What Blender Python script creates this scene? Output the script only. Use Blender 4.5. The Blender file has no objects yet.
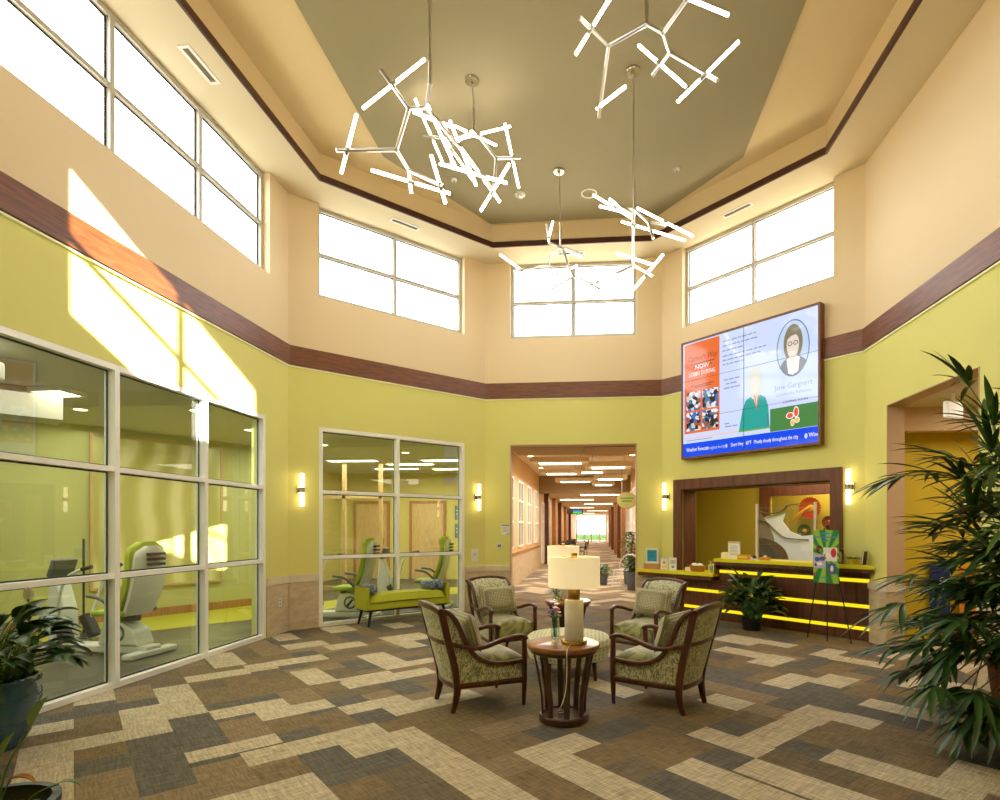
import bpy, bmesh, math, random
from mathutils import Vector, Matrix, Euler
SC = bpy.context.scene
COL = SC.collection
PI = math.pi
S2 = math.sqrt(.5)
rnd = random.Random(7)
M = {}

# ---------------------------------------------------------------- materials
def newmat(name):
    m = bpy.data.materials.new(name); m.use_nodes = True
    nt = m.node_tree; nt.nodes.clear()
    o = nt.nodes.new('ShaderNodeOutputMaterial')
    return m, nt, o
def srgb(r, g, b):
    f = lambda v: (v/255/12.92) if v/255 <= .04045 else ((v/255+.055)/1.055)**2.4
    return (f(r), f(g), f(b), 1)
def N(nt, t, **k):
    n = nt.nodes.new('ShaderNode'+t)
    for a, v in k.items():
        if a.startswith('i_'): n.inputs[a[2:].replace('_', ' ')].default_value = v
        else: setattr(n, a, v)
    return n
def mat(name, col, rough=.5, metal=0, var=0.0, vscale=20, bump=0, bscale=60, emit=None, estr=0, stretch=None, spec=.5, coat=0):
    m, nt, o = newmat(name)
    b = N(nt, 'BsdfPrincipled')
    b.inputs['Base Color'].default_value = col
    b.inputs['Roughness'].default_value = rough
    b.inputs['Metallic'].default_value = metal
    b.inputs['Specular IOR Level'].default_value = spec
    b.inputs['Coat Weight'].default_value = coat
    tc = N(nt, 'TexCoord')
    src = tc.outputs['Object']
    if stretch:
        mp = N(nt, 'Mapping'); mp.inputs['Scale'].default_value = stretch
        nt.links.new(src, mp.inputs['Vector']); src = mp.outputs['Vector']
    if var:
        n = N(nt, 'TexNoise'); n.inputs['Scale'].default_value = vscale; n.inputs['Detail'].default_value = 5
        nt.links.new(src, n.inputs['Vector'])
        r = N(nt, 'ValToRGB')
        c = col
        r.color_ramp.elements[0].position = .3; r.color_ramp.elements[1].position = .7
        r.color_ramp.elements[0].color = (c[0]*(1-var), c[1]*(1-var), c[2]*(1-var), 1)
        r.color_ramp.elements[1].color = (min(1, c[0]*(1+var)), min(1, c[1]*(1+var)), min(1, c[2]*(1+var)), 1)
        nt.links.new(n.outputs['Fac'], r.inputs['Fac'])
        nt.links.new(r.outputs['Color'], b.inputs['Base Color'])
    if bump:
        n2 = N(nt, 'TexNoise'); n2.inputs['Scale'].default_value = bscale; n2.inputs['Detail'].default_value = 4
        nt.links.new(src, n2.inputs['Vector'])
        bp = N(nt, 'Bump'); bp.inputs['Strength'].default_value = bump; bp.inputs['Distance'].default_value = .01
        nt.links.new(n2.outputs['Fac'], bp.inputs['Height'])
        nt.links.new(bp.outputs['Normal'], b.inputs['Normal'])
    if emit:
        b.inputs['Emission Color'].default_value = emit
        b.inputs['Emission Strength'].default_value = estr
    nt.links.new(b.outputs['BSDF'], o.inputs['Surface'])
    M[name] = m
    return m
def glow(name, col, s):
    m, nt, o = newmat(name)
    e = N(nt, 'Emission'); e.inputs['Color'].default_value = col; e.inputs['Strength'].default_value = s
    nt.links.new(e.outputs[0], o.inputs['Surface']); M[name] = m
    return m
def glassmat(name, tint, ior=1.5, gain=1.0, rough=0.0):
    m, nt, o = newmat(name)
    t = N(nt, 'BsdfTransparent'); t.inputs['Color'].default_value = tint
    g = N(nt, 'BsdfGlossy'); g.inputs['Roughness'].default_value = rough
    g.inputs['Color'].default_value = (1, 1, 1, 1)
    ge = N(nt, 'NewGeometry'); dt = N(nt, 'VectorMath', operation='DOT_PRODUCT')
    nt.links.new(ge.outputs['Incoming'], dt.inputs[0]); nt.links.new(ge.outputs['Normal'], dt.inputs[1])
    ab = N(nt, 'Math', operation='ABSOLUTE'); nt.links.new(dt.outputs['Value'], ab.inputs[0])
    om = N(nt, 'Math', operation='SUBTRACT', use_clamp=True); om.inputs[0].default_value = 1; nt.links.new(ab.outputs[0], om.inputs[1])
    pw = N(nt, 'Math', operation='POWER'); nt.links.new(om.outputs[0], pw.inputs[0]); pw.inputs[1].default_value = 5
    r0 = ((ior-1)/(ior+1))**2
    fr = N(nt, 'Math', operation='MULTIPLY_ADD', use_clamp=True); nt.links.new(pw.outputs[0], fr.inputs[0]); fr.inputs[1].default_value = (1-r0)*gain; fr.inputs[2].default_value = r0*gain
    mx = N(nt, 'MixShader')
    nt.links.new(fr.outputs[0], mx.inputs[0]); nt.links.new(t.outputs[0], mx.inputs[1]); nt.links.new(g.outputs[0], mx.inputs[2])
    nt.links.new(mx.outputs[0], o.inputs['Surface']); M[name] = m
    return m
def woodmat(name, c1, c2, rough=.4, scale=(1, 14, 14), coat=0, nscale=3.0, planks=None):
    m, nt, o = newmat(name)
    b = N(nt, 'BsdfPrincipled'); b.inputs['Roughness'].default_value = rough; b.inputs['Coat Weight'].default_value = coat
    tc = N(nt, 'TexCoord'); mp = N(nt, 'Mapping'); mp.inputs['Scale'].default_value = scale
    nt.links.new(tc.outputs['Object'], mp.inputs['Vector'])
    n = N(nt, 'TexNoise'); n.inputs['Scale'].default_value = nscale; n.inputs['Detail'].default_value = 6; n.inputs['Distortion'].default_value = .6
    nt.links.new(mp.outputs[0], n.inputs['Vector'])
    r = N(nt, 'ValToRGB'); r.color_ramp.elements[0].position = .32; r.color_ramp.elements[1].position = .68
    r.color_ramp.elements[0].color = c1; r.color_ramp.elements[1].color = c2
    nt.links.new(n.outputs['Fac'], r.inputs['Fac']); nt.links.new(r.outputs['Color'], b.inputs['Base Color'])
    nt.links.new(b.outputs[0], o.inputs['Surface']); M[name] = m
    return m

# ---------------------------------------------------------------- mesh builder
def rot3(rx=0, ry=0, rz=0): return Euler((rx, ry, rz)).to_matrix()
class MB:
    def __init__(s): s.v = []; s.f = []; s.mi = []; s.m = 0; s.X = None
    def add(s, vs, fs):
        k = len(s.v)
        for p in vs:
            p = Vector(p)
            if s.X is not None: p = s.X @ p
            s.v.append(p)
        for f in fs: s.f.append(tuple(k+i for i in f)); s.mi.append(s.m)
        return s
    def box(s, c, d, rx=0, ry=0, rz=0, taper=1.0):
        R = rot3(rx, ry, rz); c = Vector(c); x, y, z = d[0]/2, d[1]/2, d[2]/2
        P = []
        for sz, t in ((-1, 1.0), (1, taper)):
            for sx, sy in ((-1, -1), (1, -1), (1, 1), (-1, 1)):
                P.append(c + R @ Vector((sx*x*t, sy*y*t, sz*z)))
        return s.add(P, [(3, 2, 1, 0), (4, 5, 6, 7), (0, 1, 5, 4), (1, 2, 6, 5), (2, 3, 7, 6), (3, 0, 4, 7)])
    def bb(s, x0, x1, y0, y1, z0, z1): return s.box(((x0+x1)/2, (y0+y1)/2, (z0+z1)/2), (abs(x1-x0), abs(y1-y0), abs(z1-z0)))
    def cyl(s, p0, p1, r0, r1=None, n=12, cap=True):
        r1 = r0 if r1 is None else r1
        p0 = Vector(p0); p1 = Vector(p1); d = (p1-p0).normalized()
        a = d.orthogonal().normalized(); b = d.cross(a)
        P = []
        for p, r in ((p0, r0), (p1, r1)):
            for i in range(n):
                t = 2*PI*i/n; P.append(p + (a*math.cos(t)+b*math.sin(t))*r)
        F = [(i, (i+1) % n, n+(i+1) % n, n+i) for i in range(n)]
        if cap: F += [tuple(range(n-1, -1, -1)), tuple(range(n, 2*n))]
        return s.add(P, F)
    def lathe(s, prof, c=(0, 0, 0), n=24, cap=True, sx=1, sy=1):
        P = []; F = []; c = Vector(c); k = len(prof)
        for r, z in prof:
            for i in range(n):
                t = 2*PI*i/n; P.append(c+Vector((r*math.cos(t)*sx, r*math.sin(t)*sy, z)))
        for j in range(k-1):
            for i in range(n): F.append((j*n+i, j*n+(i+1) % n, (j+1)*n+(i+1) % n, (j+1)*n+i))
        if cap:
            F.append(tuple(range(n-1, -1, -1))); F.append(tuple((k-1)*n+i for i in range(n)))
        return s.add(P, F)
    def prism(s, poly, z0, z1):
        n = len(poly)
        P = [(x, y, z0) for x, y in poly]+[(x, y, z1) for x, y in poly]
        return s.add(P, [tuple(range(n-1, -1, -1)), tuple(range(n, 2*n))]+[(i, (i+1) % n, n+(i+1) % n, n+i) for i in range(n)])
    def prism_y(s, poly, y0, y1):
        """polygon in x,z (counter-clockwise from -y) extruded along y"""
        n = len(poly)
        P = [(x, y0, z) for x, z in poly]+[(x, y1, z) for x, z in poly]
        return s.add(P, [tuple(range(n)), tuple(range(2*n-1, n-1, -1))]+[(i, n+i, n+(i+1) % n, (i+1) % n) for i in range(n)])
    def prism_x(s, poly, x0, x1):
        n = len(poly)
        P = [(x0, y, z) for y, z in poly]+[(x1, y, z) for y, z in poly]
        return s.add(P, [tuple(range(n-1, -1, -1)), tuple(range(n, 2*n))]+[(i, (i+1) % n, n+(i+1) % n, n+i) for i in range(n)])
    def sweep(s, path, sect, up=(0, 0, 1), scales=None, closed=False):
        """sect: closed 2-D polygon (side, up) swept on path"""
        path = [Vector(p) for p in path]; n = len(path); k = len(sect); up = Vector(up); P = []
        for i, p in enumerate(path):
            if closed: t = path[(i+1) % n]-path[i-1]
            else: t = path[min(i+1, n-1)]-path[max(i-1, 0)]
            t.normalize()
            side = t.cross(up)
            if side.length < 1e-4: side = t.cross(Vector((0, 1, 0)))
            side.normalize(); u = side.cross(t)
            sc = scales[i] if scales else 1
            for a, b in sect: P.append(p+side*a*sc+u*b*sc)
        F = []
        for i in range(n if closed else n-1):
            j = (i+1) % n
            for q in range(k): F.append((i*k+q, i*k+(q+1) % k, j*k+(q+1) % k, j*k+q))
        if not closed: F += [tuple(range(k-1, -1, -1)), tuple((n-1)*k+q for q in range(k))]
        return s.add(P, F)
    def tube(s, path, r, n=8, scales=None, closed=False):
        return s.sweep(path, [(r*math.cos(2*PI*i/n), r*math.sin(2*PI*i/n)) for i in range(n)], up=(0.013, .021, 1), scales=scales, closed=closed)
    def quad(s, a, b, c, d): return s.add([a, b, c, d], [(0, 1, 2, 3)])
    def grid(s, fn, nu, nv):
        P = [fn(i/nu, j/nv) for j in range(nv+1) for i in range(nu+1)]
        return s.add(P, [(j*(nu+1)+i, j*(nu+1)+i+1, (j+1)*(nu+1)+i+1, (j+1)*(nu+1)+i) for j in range(nv) for i in range(nu)])
    def sphere(s, c, r, nu=14, nv=9, sc=(1, 1, 1)):
        c = Vector(c); P = [c+Vector((0, 0, -r*sc[2]))]
        for j in range(1, nv):
            a = -PI/2+PI*j/nv
            for i in range(nu):
                t = 2*PI*i/nu
                P.append(c+Vector((r*math.cos(a)*math.cos(t)*sc[0], r*math.cos(a)*math.sin(t)*sc[1], r*math.sin(a)*sc[2])))
        P.append(c+Vector((0, 0, r*sc[2]))); F = []
        for i in range(nu): F.append((0, 1+(i+1) % nu, 1+i))
        for j in range(nv-2):
            for i in range(nu): F.append((1+j*nu+i, 1+j*nu+(i+1) % nu, 1+(j+1)*nu+(i+1) % nu, 1+(j+1)*nu+i))
        L = len(P)-1
        for i in range(nu): F.append((L, 1+(nv-2)*nu+i, 1+(nv-2)*nu+(i+1) % nu))
        return s.add(P, F)
    def build(s, name, mats, parent=None, loc=None, rz=0, smooth=None, bevel=0, bseg=2, subsurf=0, solid=0, kind=None):
        me = bpy.data.meshes.new(name)
        me.from_pydata([tuple(p) for p in s.v], [], s.f)
        if not isinstance(mats, (list, tuple)): mats = [mats]
        for m_ in mats: me.materials.append(M[m_] if isinstance(m_, str) else m_)
        me.polygons.foreach_set('material_index', s.mi)
        bm = bmesh.new(); bm.from_mesh(me)
        bmesh.ops.recalc_face_normals(bm, faces=bm.faces)
        bm.to_mesh(me); bm.free()
        if smooth is not None:
            me.polygons.foreach_set('use_smooth', [True]*len(me.polygons))
            if smooth < 170:
                try: me.set_sharp_from_angle(angle=math.radians(smooth))
                except Exception: pass
        me.update()
        o = bpy.data.objects.new(name, me); COL.objects.link(o)
        if loc is not None: o.location = loc
        if rz: o.rotation_euler = (0, 0, rz)
        if parent is not None: o.parent = parent
        if solid:
            md = o.modifiers.new('thickness', 'SOLIDIFY'); md.thickness = solid; md.offset = 0
        if bevel:
            md = o.modifiers.new('bevel', 'BEVEL'); md.width = bevel; md.segments = bseg; md.limit_method = 'ANGLE'; md.angle_limit = .7
            md.harden_normals = False
        if subsurf:
            md = o.modifiers.new('subd', 'SUBSURF'); md.levels = subsurf; md.render_levels = subsurf
        if kind: o['kind'] = kind
        return o
def tag(o, label=None, cat=None, group=None, kind=None):
    if label: o['label'] = label
    if cat: o['category'] = cat
    if group: o['group'] = group
    if kind: o['kind'] = kind
    return o
def empty(name, loc=(0, 0, 0), rz=0, label=None, cat=None, group=None, kind=None):
    o = bpy.data.objects.new(name, None); COL.objects.link(o); o.empty_display_size = .1
    o.location = loc; o.rotation_euler = (0, 0, rz)
    return tag(o, label, cat, group, kind)
def kids(o): return [c for c in bpy.data.objects if c.parent == o]
def copy_tree(o, parent=None):
    c = o.copy(); COL.objects.link(c); c.parent = parent
    for ch in kids(o): copy_tree(ch, c)
    return c
def place(o, loc, rz, label=None, group=None):
    o.location = loc; o.rotation_euler = (0, 0, rz)
    if label: o['label'] = label
    if group: o['group'] = group
    return o
def text_mesh(name, body, size, material, parent, loc, rot=(PI/2, 0, 0), align='CENTER', extrude=.0008, sx=1.0, shear=0):
    cu = bpy.data.curves.new(name, 'FONT'); cu.body = body; cu.size = size; cu.extrude = extrude; cu.align_x = align; cu.shear = shear
    cu.resolution_u = 2
    t = bpy.data.objects.new(name, cu); COL.objects.link(t)
    bpy.context.view_layer.update()
    me = bpy.data.meshes.new_from_object(t.evaluated_get(bpy.context.evaluated_depsgraph_get()))
    bpy.data.objects.remove(t); bpy.data.curves.remove(cu)
    me.materials.clear(); me.materials.append(M[material])
    o = bpy.data.objects.new(name, me); COL.objects.link(o); o.parent = parent; o.location = loc; o.rotation_euler = rot; o.scale = (sx, 1, 1)
    return o
def wall(name, L, z0, z1, T, openings, mats, loc, rz, zsplit=None, back=True):
    """a wall in its own frame: x along it, y outwards; openings (x0,x1,z0,z1); mats: [low, high] split at zsplit"""
    xs = sorted({0, L}.union(*[{o[0], o[1]} for o in openings])) if openings else [0, L]
    zs = {z0, z1}
    for o in openings: zs |= {max(z0, o[2]), min(z1, o[3])}
    if zsplit is not None: zs.add(zsplit)
    zs = sorted(zs)
    b = MB()
    def solid(i, j):
        if i < 0 or j < 0 or i >= len(xs)-1 or j >= len(zs)-1: return False
        cx = (xs[i]+xs[i+1])/2; cz = (zs[j]+zs[j+1])/2
        return not any(o[0] < cx < o[1] and o[2] < cz < o[3] for o in openings)
    for i in range(len(xs)-1):
        for j in range(len(zs)-1):
            if not solid(i, j): continue
            xa, xb, za, zb = xs[i], xs[i+1], zs[j], zs[j+1]
            b.m = 1 if (zsplit is not None and (za+zb)/2 > zsplit) else 0
            b.quad((xa, 0, za), (xb, 0, za), (xb, 0, zb), (xa, 0, zb))
            if back: b.quad((xb, T, za), (xa, T, za), (xa, T, zb), (xb, T, zb))
            if not solid(i-1, j): b.quad((xa, T, za), (xa, 0, za), (xa, 0, zb), (xa, T, zb))
            if not solid(i+1, j): b.quad((xb, 0, za), (xb, T, za), (xb, T, zb), (xb, 0, zb))
            if not solid(i, j-1): b.quad((xa, T, za), (xb, T, za), (xb, 0, za), (xa, 0, za))
            if not solid(i, j+1): b.quad((xa, 0, zb), (xb, 0, zb), (xb, T, zb), (xa, T, zb))
    k = {}; vs = []; mp = []
    for p in b.v:
        q = (round(p.x, 4), round(p.y, 4), round(p.z, 4))
        if q not in k: k[q] = len(vs); vs.append(p)
        mp.append(k[q])
    b.v = vs; b.f = [tuple(mp[i] for i in f) for f in b.f]
    return b.build(name, mats, loc=loc, rz=rz, kind='structure')
# ---------------------------------------------------------------- palette
mat('cream', srgb(233, 211, 170), .75)
mat('green', srgb(228, 223, 132), .7)
mat('soffit_paint', srgb(220, 206, 176), .8)
mat('ceiling_paint', srgb(224, 202, 158), .8)
mat('olive_paint', srgb(158, 148, 118), .8)
woodmat('band_wood', srgb(92, 46, 16), srgb(134, 76, 30), .45, (2, 2, 22), nscale=2.2)
woodmat('dark_trim', srgb(58, 26, 16), srgb(82, 40, 26), .4, (2, 2, 22))
mat('led_channel', srgb(240, 236, 190), .5, emit=srgb(255, 250, 190), estr=.12)
glow('led_strip', srgb(255, 236, 150), 3.0)
mat('frame_white', srgb(250, 249, 245), .35)
mat('frame_alu', srgb(196, 190, 176), .45)
mat('gasket', srgb(38, 38, 40), .5)
mat('stone', srgb(206, 186, 152), .45, var=.16, vscale=7, stretch=(1, 1, 2.4))
mat('stone_cap', srgb(226, 212, 188), .45, var=.06, vscale=9)
glassmat('glass', (.90, .95, .90, 1), 1.52)
glassmat('sky_glass', (.97, .985, 1, 1), 1.45)
mat('black', srgb(20, 20, 20), .5)
mat('white_paint', srgb(240, 238, 232), .5)
mat('white_plastic', srgb(235, 232, 224), .35)
mat('grille', srgb(158, 148, 130), .6)

# carpet planks, 45 degrees to the room
SEED = 5.3; PK = 3
def carpet(name, cols, frac):
    m, nt, o = newmat(name)
    L = nt.links.new
    b = N(nt, 'BsdfPrincipled'); b.inputs['Roughness'].default_value = .85; b.inputs['Specular IOR Level'].default_value = .25
    g = N(nt, 'NewGeometry'); sp = N(nt, 'SeparateXYZ'); L(g.outputs['Position'], sp.inputs[0])
    def math_(op, a, c=None):
        n = N(nt, 'Math', operation=op)
        for i, v in enumerate((a, c)):
            if v is None: continue
            if isinstance(v, (int, float)): n.inputs[i].default_value = v
            else: L(v, n.inputs[i])
        return n.outputs[0]
    X, Y = sp.outputs[0], sp.outputs[1]
    u = math_('MULTIPLY', math_('ADD', X, Y), S2/.281)
    v = math_('MULTIPLY', math_('SUBTRACT', Y, X), S2/.2745)
    i_ = math_('FLOOR', u); j_ = math_('FLOOR', v)
    d_ = math_('FLOORED_MODULO', math_('SUBTRACT', i_, j_), 2.0*PK)
    hz = math_('LESS_THAN', d_, PK-.5)            # planks laid along u, the others along v
    ida = math_('SUBTRACT', i_, math_('MULTIPLY', hz, d_))
    idb = math_('SUBTRACT', j_, math_('MULTIPLY', math_('SUBTRACT', 1.0, hz), math_('SUBTRACT', 2.0*PK-1, d_)))
    cb = N(nt, 'CombineXYZ'); L(math_('ADD', ida, .37), cb.inputs[0]); L(math_('ADD', idb, .71), cb.inputs[1]); L(math_('ADD', hz, SEED), cb.inputs[2])
    w2 = N(nt, 'TexWhiteNoise', noise_dimensions='3D'); L(cb.outputs[0], w2.inputs['Vector'])
    ramp = N(nt, 'ValToRGB'); ramp.color_ramp.interpolation = 'CONSTANT'
    e = ramp.color_ramp.elements
    e[0].position = 0; e[0].color = cols[0]; e[1].position = frac[0]; e[1].color = cols[1]
    for k in range(2, len(cols)):
        x = e.new(frac[k-1]); x.color = cols[k]
    L(w2.outputs['Value'], ramp.inputs['Fac'])
    # woven streaks in both directions
    cu = N(nt, 'CombineXYZ'); L(math_('MULTIPLY', u, 2.2), cu.inputs[0]); L(math_('MULTIPLY', v, 24), cu.inputs[1]); L(w2.outputs['Value'], cu.inputs[2])
    n1 = N(nt, 'TexNoise'); n1.inputs['Scale'].default_value = 1.0; n1.inputs['Detail'].default_value = 2; L(cu.outputs[0], n1.inputs['Vector'])
    cv = N(nt, 'CombineXYZ'); L(math_('MULTIPLY', u, 24), cv.inputs[0]); L(math_('MULTIPLY', v, 2.2), cv.inputs[1]); L(w2.outputs['Value'], cv.inputs[2])
    n2 = N(nt, 'TexNoise'); n2.inputs['Scale'].default_value = 1.0; n2.inputs['Detail'].default_value = 2; L(cv.outputs[0], n2.inputs['Vector'])
    s = math_('ADD', n1.outputs['Fac'], n2.outputs['Fac'])
    fac = math_('ADD', math_('MULTIPLY', math_('SUBTRACT', s, 1.0), 1.15), 1.0)
    fac = math_('MAXIMUM', fac, .25)
    mx = N(nt, 'VectorMath', operation='SCALE'); L(ramp.outputs['Color'], mx.inputs[0]); L(fac, mx.inputs['Scale'])
    L(mx.outputs[0], b.inputs['Base Color'])
    bp = N(nt, 'Bump'); bp.inputs['Strength'].default_value = .35; bp.inputs['Distance'].default_value = .006; L(s, bp.inputs['Height']); L(bp.outputs[0], b.inputs['Normal'])
    L(b.outputs[0], o.inputs['Surface']); M[name] = m
carpet('carpet', [srgb(192, 179, 153), srgb(140, 120, 93), srgb(116, 108, 98), srgb(150, 132, 104)], [.36, .62, .86])
PK = 2
carpet('carpet_dark', [srgb(128, 109, 82), srgb(104, 98, 90), srgb(116, 102, 82), srgb(140, 121, 94)], [.32, .66, .88])
carpet('carpet_light', [srgb(196, 182, 156), srgb(190, 176, 149)], [.6])
# ---------------------------------------------------------------- plan (metres; camera stands over the origin)
XL, XR, YB, YF, YL, YR = -4.47, 3.62, 10.3, .93, 7.86, 7.89
YL0, YR0 = 3.37, 3.34
OCT = [(XL, YL0), (XL, YL), (-2.03, YB), (1.21, YB), (XR, YR), (XR, YR0), (1.21, YF), (-2.03, YF)]
ZS, ZC, ZB0, ZB1 = 6.40, 6.78, 3.89, 4.17
T = .2
GZ = 3.03
FRAMES = dict(  # wall frames: origin, rotation (x to the viewer's right, y outwards)
    left=((XL, YL0, 0), PI/2, YL-YL0), left_diagonal=((XL, YL, 0), PI/4, 3.451),
    back=((-2.03, YB, 0), 0, 3.24), right_diagonal=((1.21, YB, 0), -PI/4, 3.409),
    right=((XR, YR, 0), -PI/2, YR-YR0), right_front_diagonal=((XR, YR0, 0), -3*PI/4, 3.409),
    front=((1.21, YF, 0), PI, 3.24), left_front_diagonal=((-2.03, YF, 0), 3*PI/4, 3.451))
CW = (5.03, 6.32)   # clerestory opening heights (head sits just under the soffit)
D0, D1 = .44, 3.0
OPEN = dict(
    left=[(.28, 3.93, 0, GZ), (.30, 4.03, CW[0]-.03, ZS)],
    left_diagonal=[(D0, D1, 0, GZ), (D0, D1, CW[0]-.03, ZS)],
    back=[(.463, 2.79, -.01, 3.04), (.463, 2.79, CW[0]-.03, ZS)],
    right_diagonal=[(.445, 2.96, 0, 2.17), (D0, D1, CW[0]-.03, ZS)],
    right=[(.56, 2.25, -.01, 3.03)],
    right_front_diagonal=[(.15, 3.26, -.01, 3.04)], left_front_diagonal=[],
    front=[(.15, 3.09, -.01, 3.04), (.45, 2.78, CW[0]-.03, ZS)])
for nm, (loc, rz, L) in FRAMES.items():
    wall('wall_'+nm, L, 0, ZS, T, OPEN[nm], ['green', 'cream'], loc, rz, zsplit=4.03)
# corner fillers behind the wall planes keep daylight out between neighbouring walls
for i, (x, y) in enumerate(OCT):
    b = MB()
    n0 = Vector((x-OCT[i-1][0], y-OCT[i-1][1])).normalized(); n1 = Vector((OCT[(i+1) % 8][0]-x, OCT[(i+1) % 8][1]-y)).normalized()
    o0 = Vector((-n0.y, n0.x)); o1 = Vector((-n1.y, n1.x))
    p = Vector((x, y)); t = .2*math.tan(PI/8)
    out = (o0+o1).normalized()
    b.prism([tuple(p+out*.004), tuple(p+o1*.2), tuple(p+out*.2/math.cos(PI/8)), tuple(p+o0*.2)], 0, ZS)
    b.build('wall_corner_%d' % (i+1), 'cream', kind='structure')

def inset(d):
    k = d*math.tan(PI/8); R = []
    for i, (x, y) in enumerate(OCT):
        p0 = Vector(OCT[i-1]); p = Vector((x, y)); p1 = Vector(OCT[(i+1) % 8])
        a = (p-p0).normalized(); c = (p1-p).normalized()
        na = Vector((a.y, -a.x)); nc = Vector((c.y, -c.x))
        bis = (na+nc).normalized()
        R.append(tuple(p+bis*d/bis.dot(na)))
    return R
def ring(P, Q, z0, z1, mats, name, kind='structure', parent=None, bevel=0):
    b = MB(); n = len(P)
    V = [(x, y, z0) for x, y in P]+[(x, y, z0) for x, y in Q]+[(x, y, z1) for x, y in P]+[(x, y, z1) for x, y in Q]
    F = []
    for i in range(n):
        j = (i+1) % n
        F += [(i, j, n+j, n+i), (2*n+i, 2*n+j, 3*n+j, 3*n+i), (i, j, 2*n+j, 2*n+i), (n+i, n+j, 3*n+j, 3*n+i)]
    b.add(V, F)
    return b.build(name, mats, kind=kind, parent=parent, bevel=bevel)
I0 = inset(.6)
ring(inset(-.22), I0, ZS, ZS+.10, 'soffit_paint', 'ceiling_soffit')
ring(inset(.55), inset(.606), ZS+.101, ZC+.1, 'ceiling_paint', 'ceiling_riser')
ring(inset(.590), inset(.622), ZS-.008, ZS+.085, 'dark_trim', 'trim_1', bevel=.006)
MB().prism(inset(.5), ZC, ZC+.1).build('ceiling', 'ceiling_paint', kind='structure')
OL = [(-2.99, 2.2), (-2.99, 7.75), (-1.8, 9.62), (1.05, 9.62), (2.1, 8.2), (2.1, 2.2), (1.0, 1.6), (-1.8, 1.6)]
MB().prism(OL, ZC-.012, ZC+.01).build('ceiling_inset', 'olive_paint', kind='structure')
# wooden belt round the room with its light channel below
for i in range(8):
    P0, P1 = inset(0), inset(.045)
    j = (i+1) % 8
    b = MB(); b.prism([P0[i], P0[j], P1[j], P1[i]], ZB0, ZB1)
    # own frame so that the grain runs along the board
    a = Vector((P0[j][0]-P0[i][0], P0[j][1]-P0[i][1])); ang = math.atan2(a.y, a.x)
    R = Matrix.Rotation(-ang, 4, 'Z'); o0 = Vector((P0[i][0], P0[i][1], 0))
    b.v = [R @ (p-o0) for p in b.v]
    t_ = b.build('trim_%d' % (i+2), 'band_wood', loc=o0, rz=ang, kind='structure')
    c = MB(); q = (.012, .052)
    A0, A1 = inset(.001), inset(.028)
    c.prism([A0[i], A0[j], A1[j], A1[i]], ZB0-.024, ZB0-.008)
    c.v = [R @ (p-o0) for p in c.v]
    c.build('light_channel', 'led_channel', t_)

# floor
LIGHT_TILES = [(-1, 0, 13, 19), (0, 2, 18, 19), (1, 2, 19, 21.1), (2, 3, 19.2, 23.2), (-1, 0, 20, 21), (0, 1, 22.5, 24.5), (3, 5, 18.3, 19.3), (4, 6, 17.3, 18.3),
    (6.1, 7.1, 20.2, 22.6), (7.1, 9, 19.9, 20.4), (7, 10.3, 18.9, 19.9), (5, 6, 23.5, 24.8), (6, 8, 23.8, 24.9), (3, 5, 23.3, 24.3), (4.1, 5.2, 25, 27.9), (7.2, 9, 26.7, 28), (8.6, 10.3, 25.4, 26.6),
    (9, 10.2, 20.5, 23.6), (10.2, 11.3, 20.5, 21.3), (11.3, 12.3, 23.5, 26.8), (12.3, 13.5, 25, 26.8), (7.4, 8.4, 29, 31), (10, 11.4, 29.5, 31.5), (13, 14.2, 28.6, 30.4),
    (2, 4, 15.3, 16.1), (3, 6.3, 14.2, 15.2), (5, 6, 13.1, 14.2), (2, 4, 10, 13), (6, 7, 6, 14.2), (6, 8, 16.3, 17.2), (7, 8, 15.3, 16.3), (8, 10, 15.3, 16.3),
    (8, 9, 3, 11), (9, 10, 10, 11), (10, 11, 3.6, 8), (11.1, 12.1, 4, 7), (12.1, 13, 7, 9), (13, 15.4, 7.05, 8), (15.4, 17, 7, 8.1), (16.1, 17.1, 6, 7), (13.1, 14.1, 3, 6), (14.1, 15.6, 2, 3.9),
    (18.1, 20.2, 9.3, 10.3), (19.5, 21.2, 8.2, 9.3), (18.1, 19.1, 4.5, 7.1), (21.3, 22.3, 6.1, 7.1), (22.3, 23.3, 5.2, 7.1), (20.5, 22.6, 11.2, 12.3), (21.4, 22.5, 12.3, 14.5), (23.5, 24.5, 8.2, 10.4), (23.7, 25.6, 10.4, 11.3),
    (25.6, 27.4, 8.3, 9.3), (23.4, 24.3, 13.9, 16), (24.3, 25.3, 12.5, 16), (14.8, 15.9, 9.2, 10.6), (13.2, 14.2, 12.2, 15), (16, 17, 12.5, 14), (17, 18.2, 15, 18), (15.2, 16.2, 18, 20.2)]
b = MB(); b.prism(inset(-.2), -.1, 0); b.m = 1
for u0, u1, v0, v1 in LIGHT_TILES:
    b.quad(*[((u*.281-v*.2745)*S2, (u*.281+v*.2745)*S2, .0006) for u, v in ((u0, v0), (u1, v0), (u1, v1), (u0, v1))])
b.build('floor', ['carpet_dark', 'carpet_light'], kind='structure')

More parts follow.
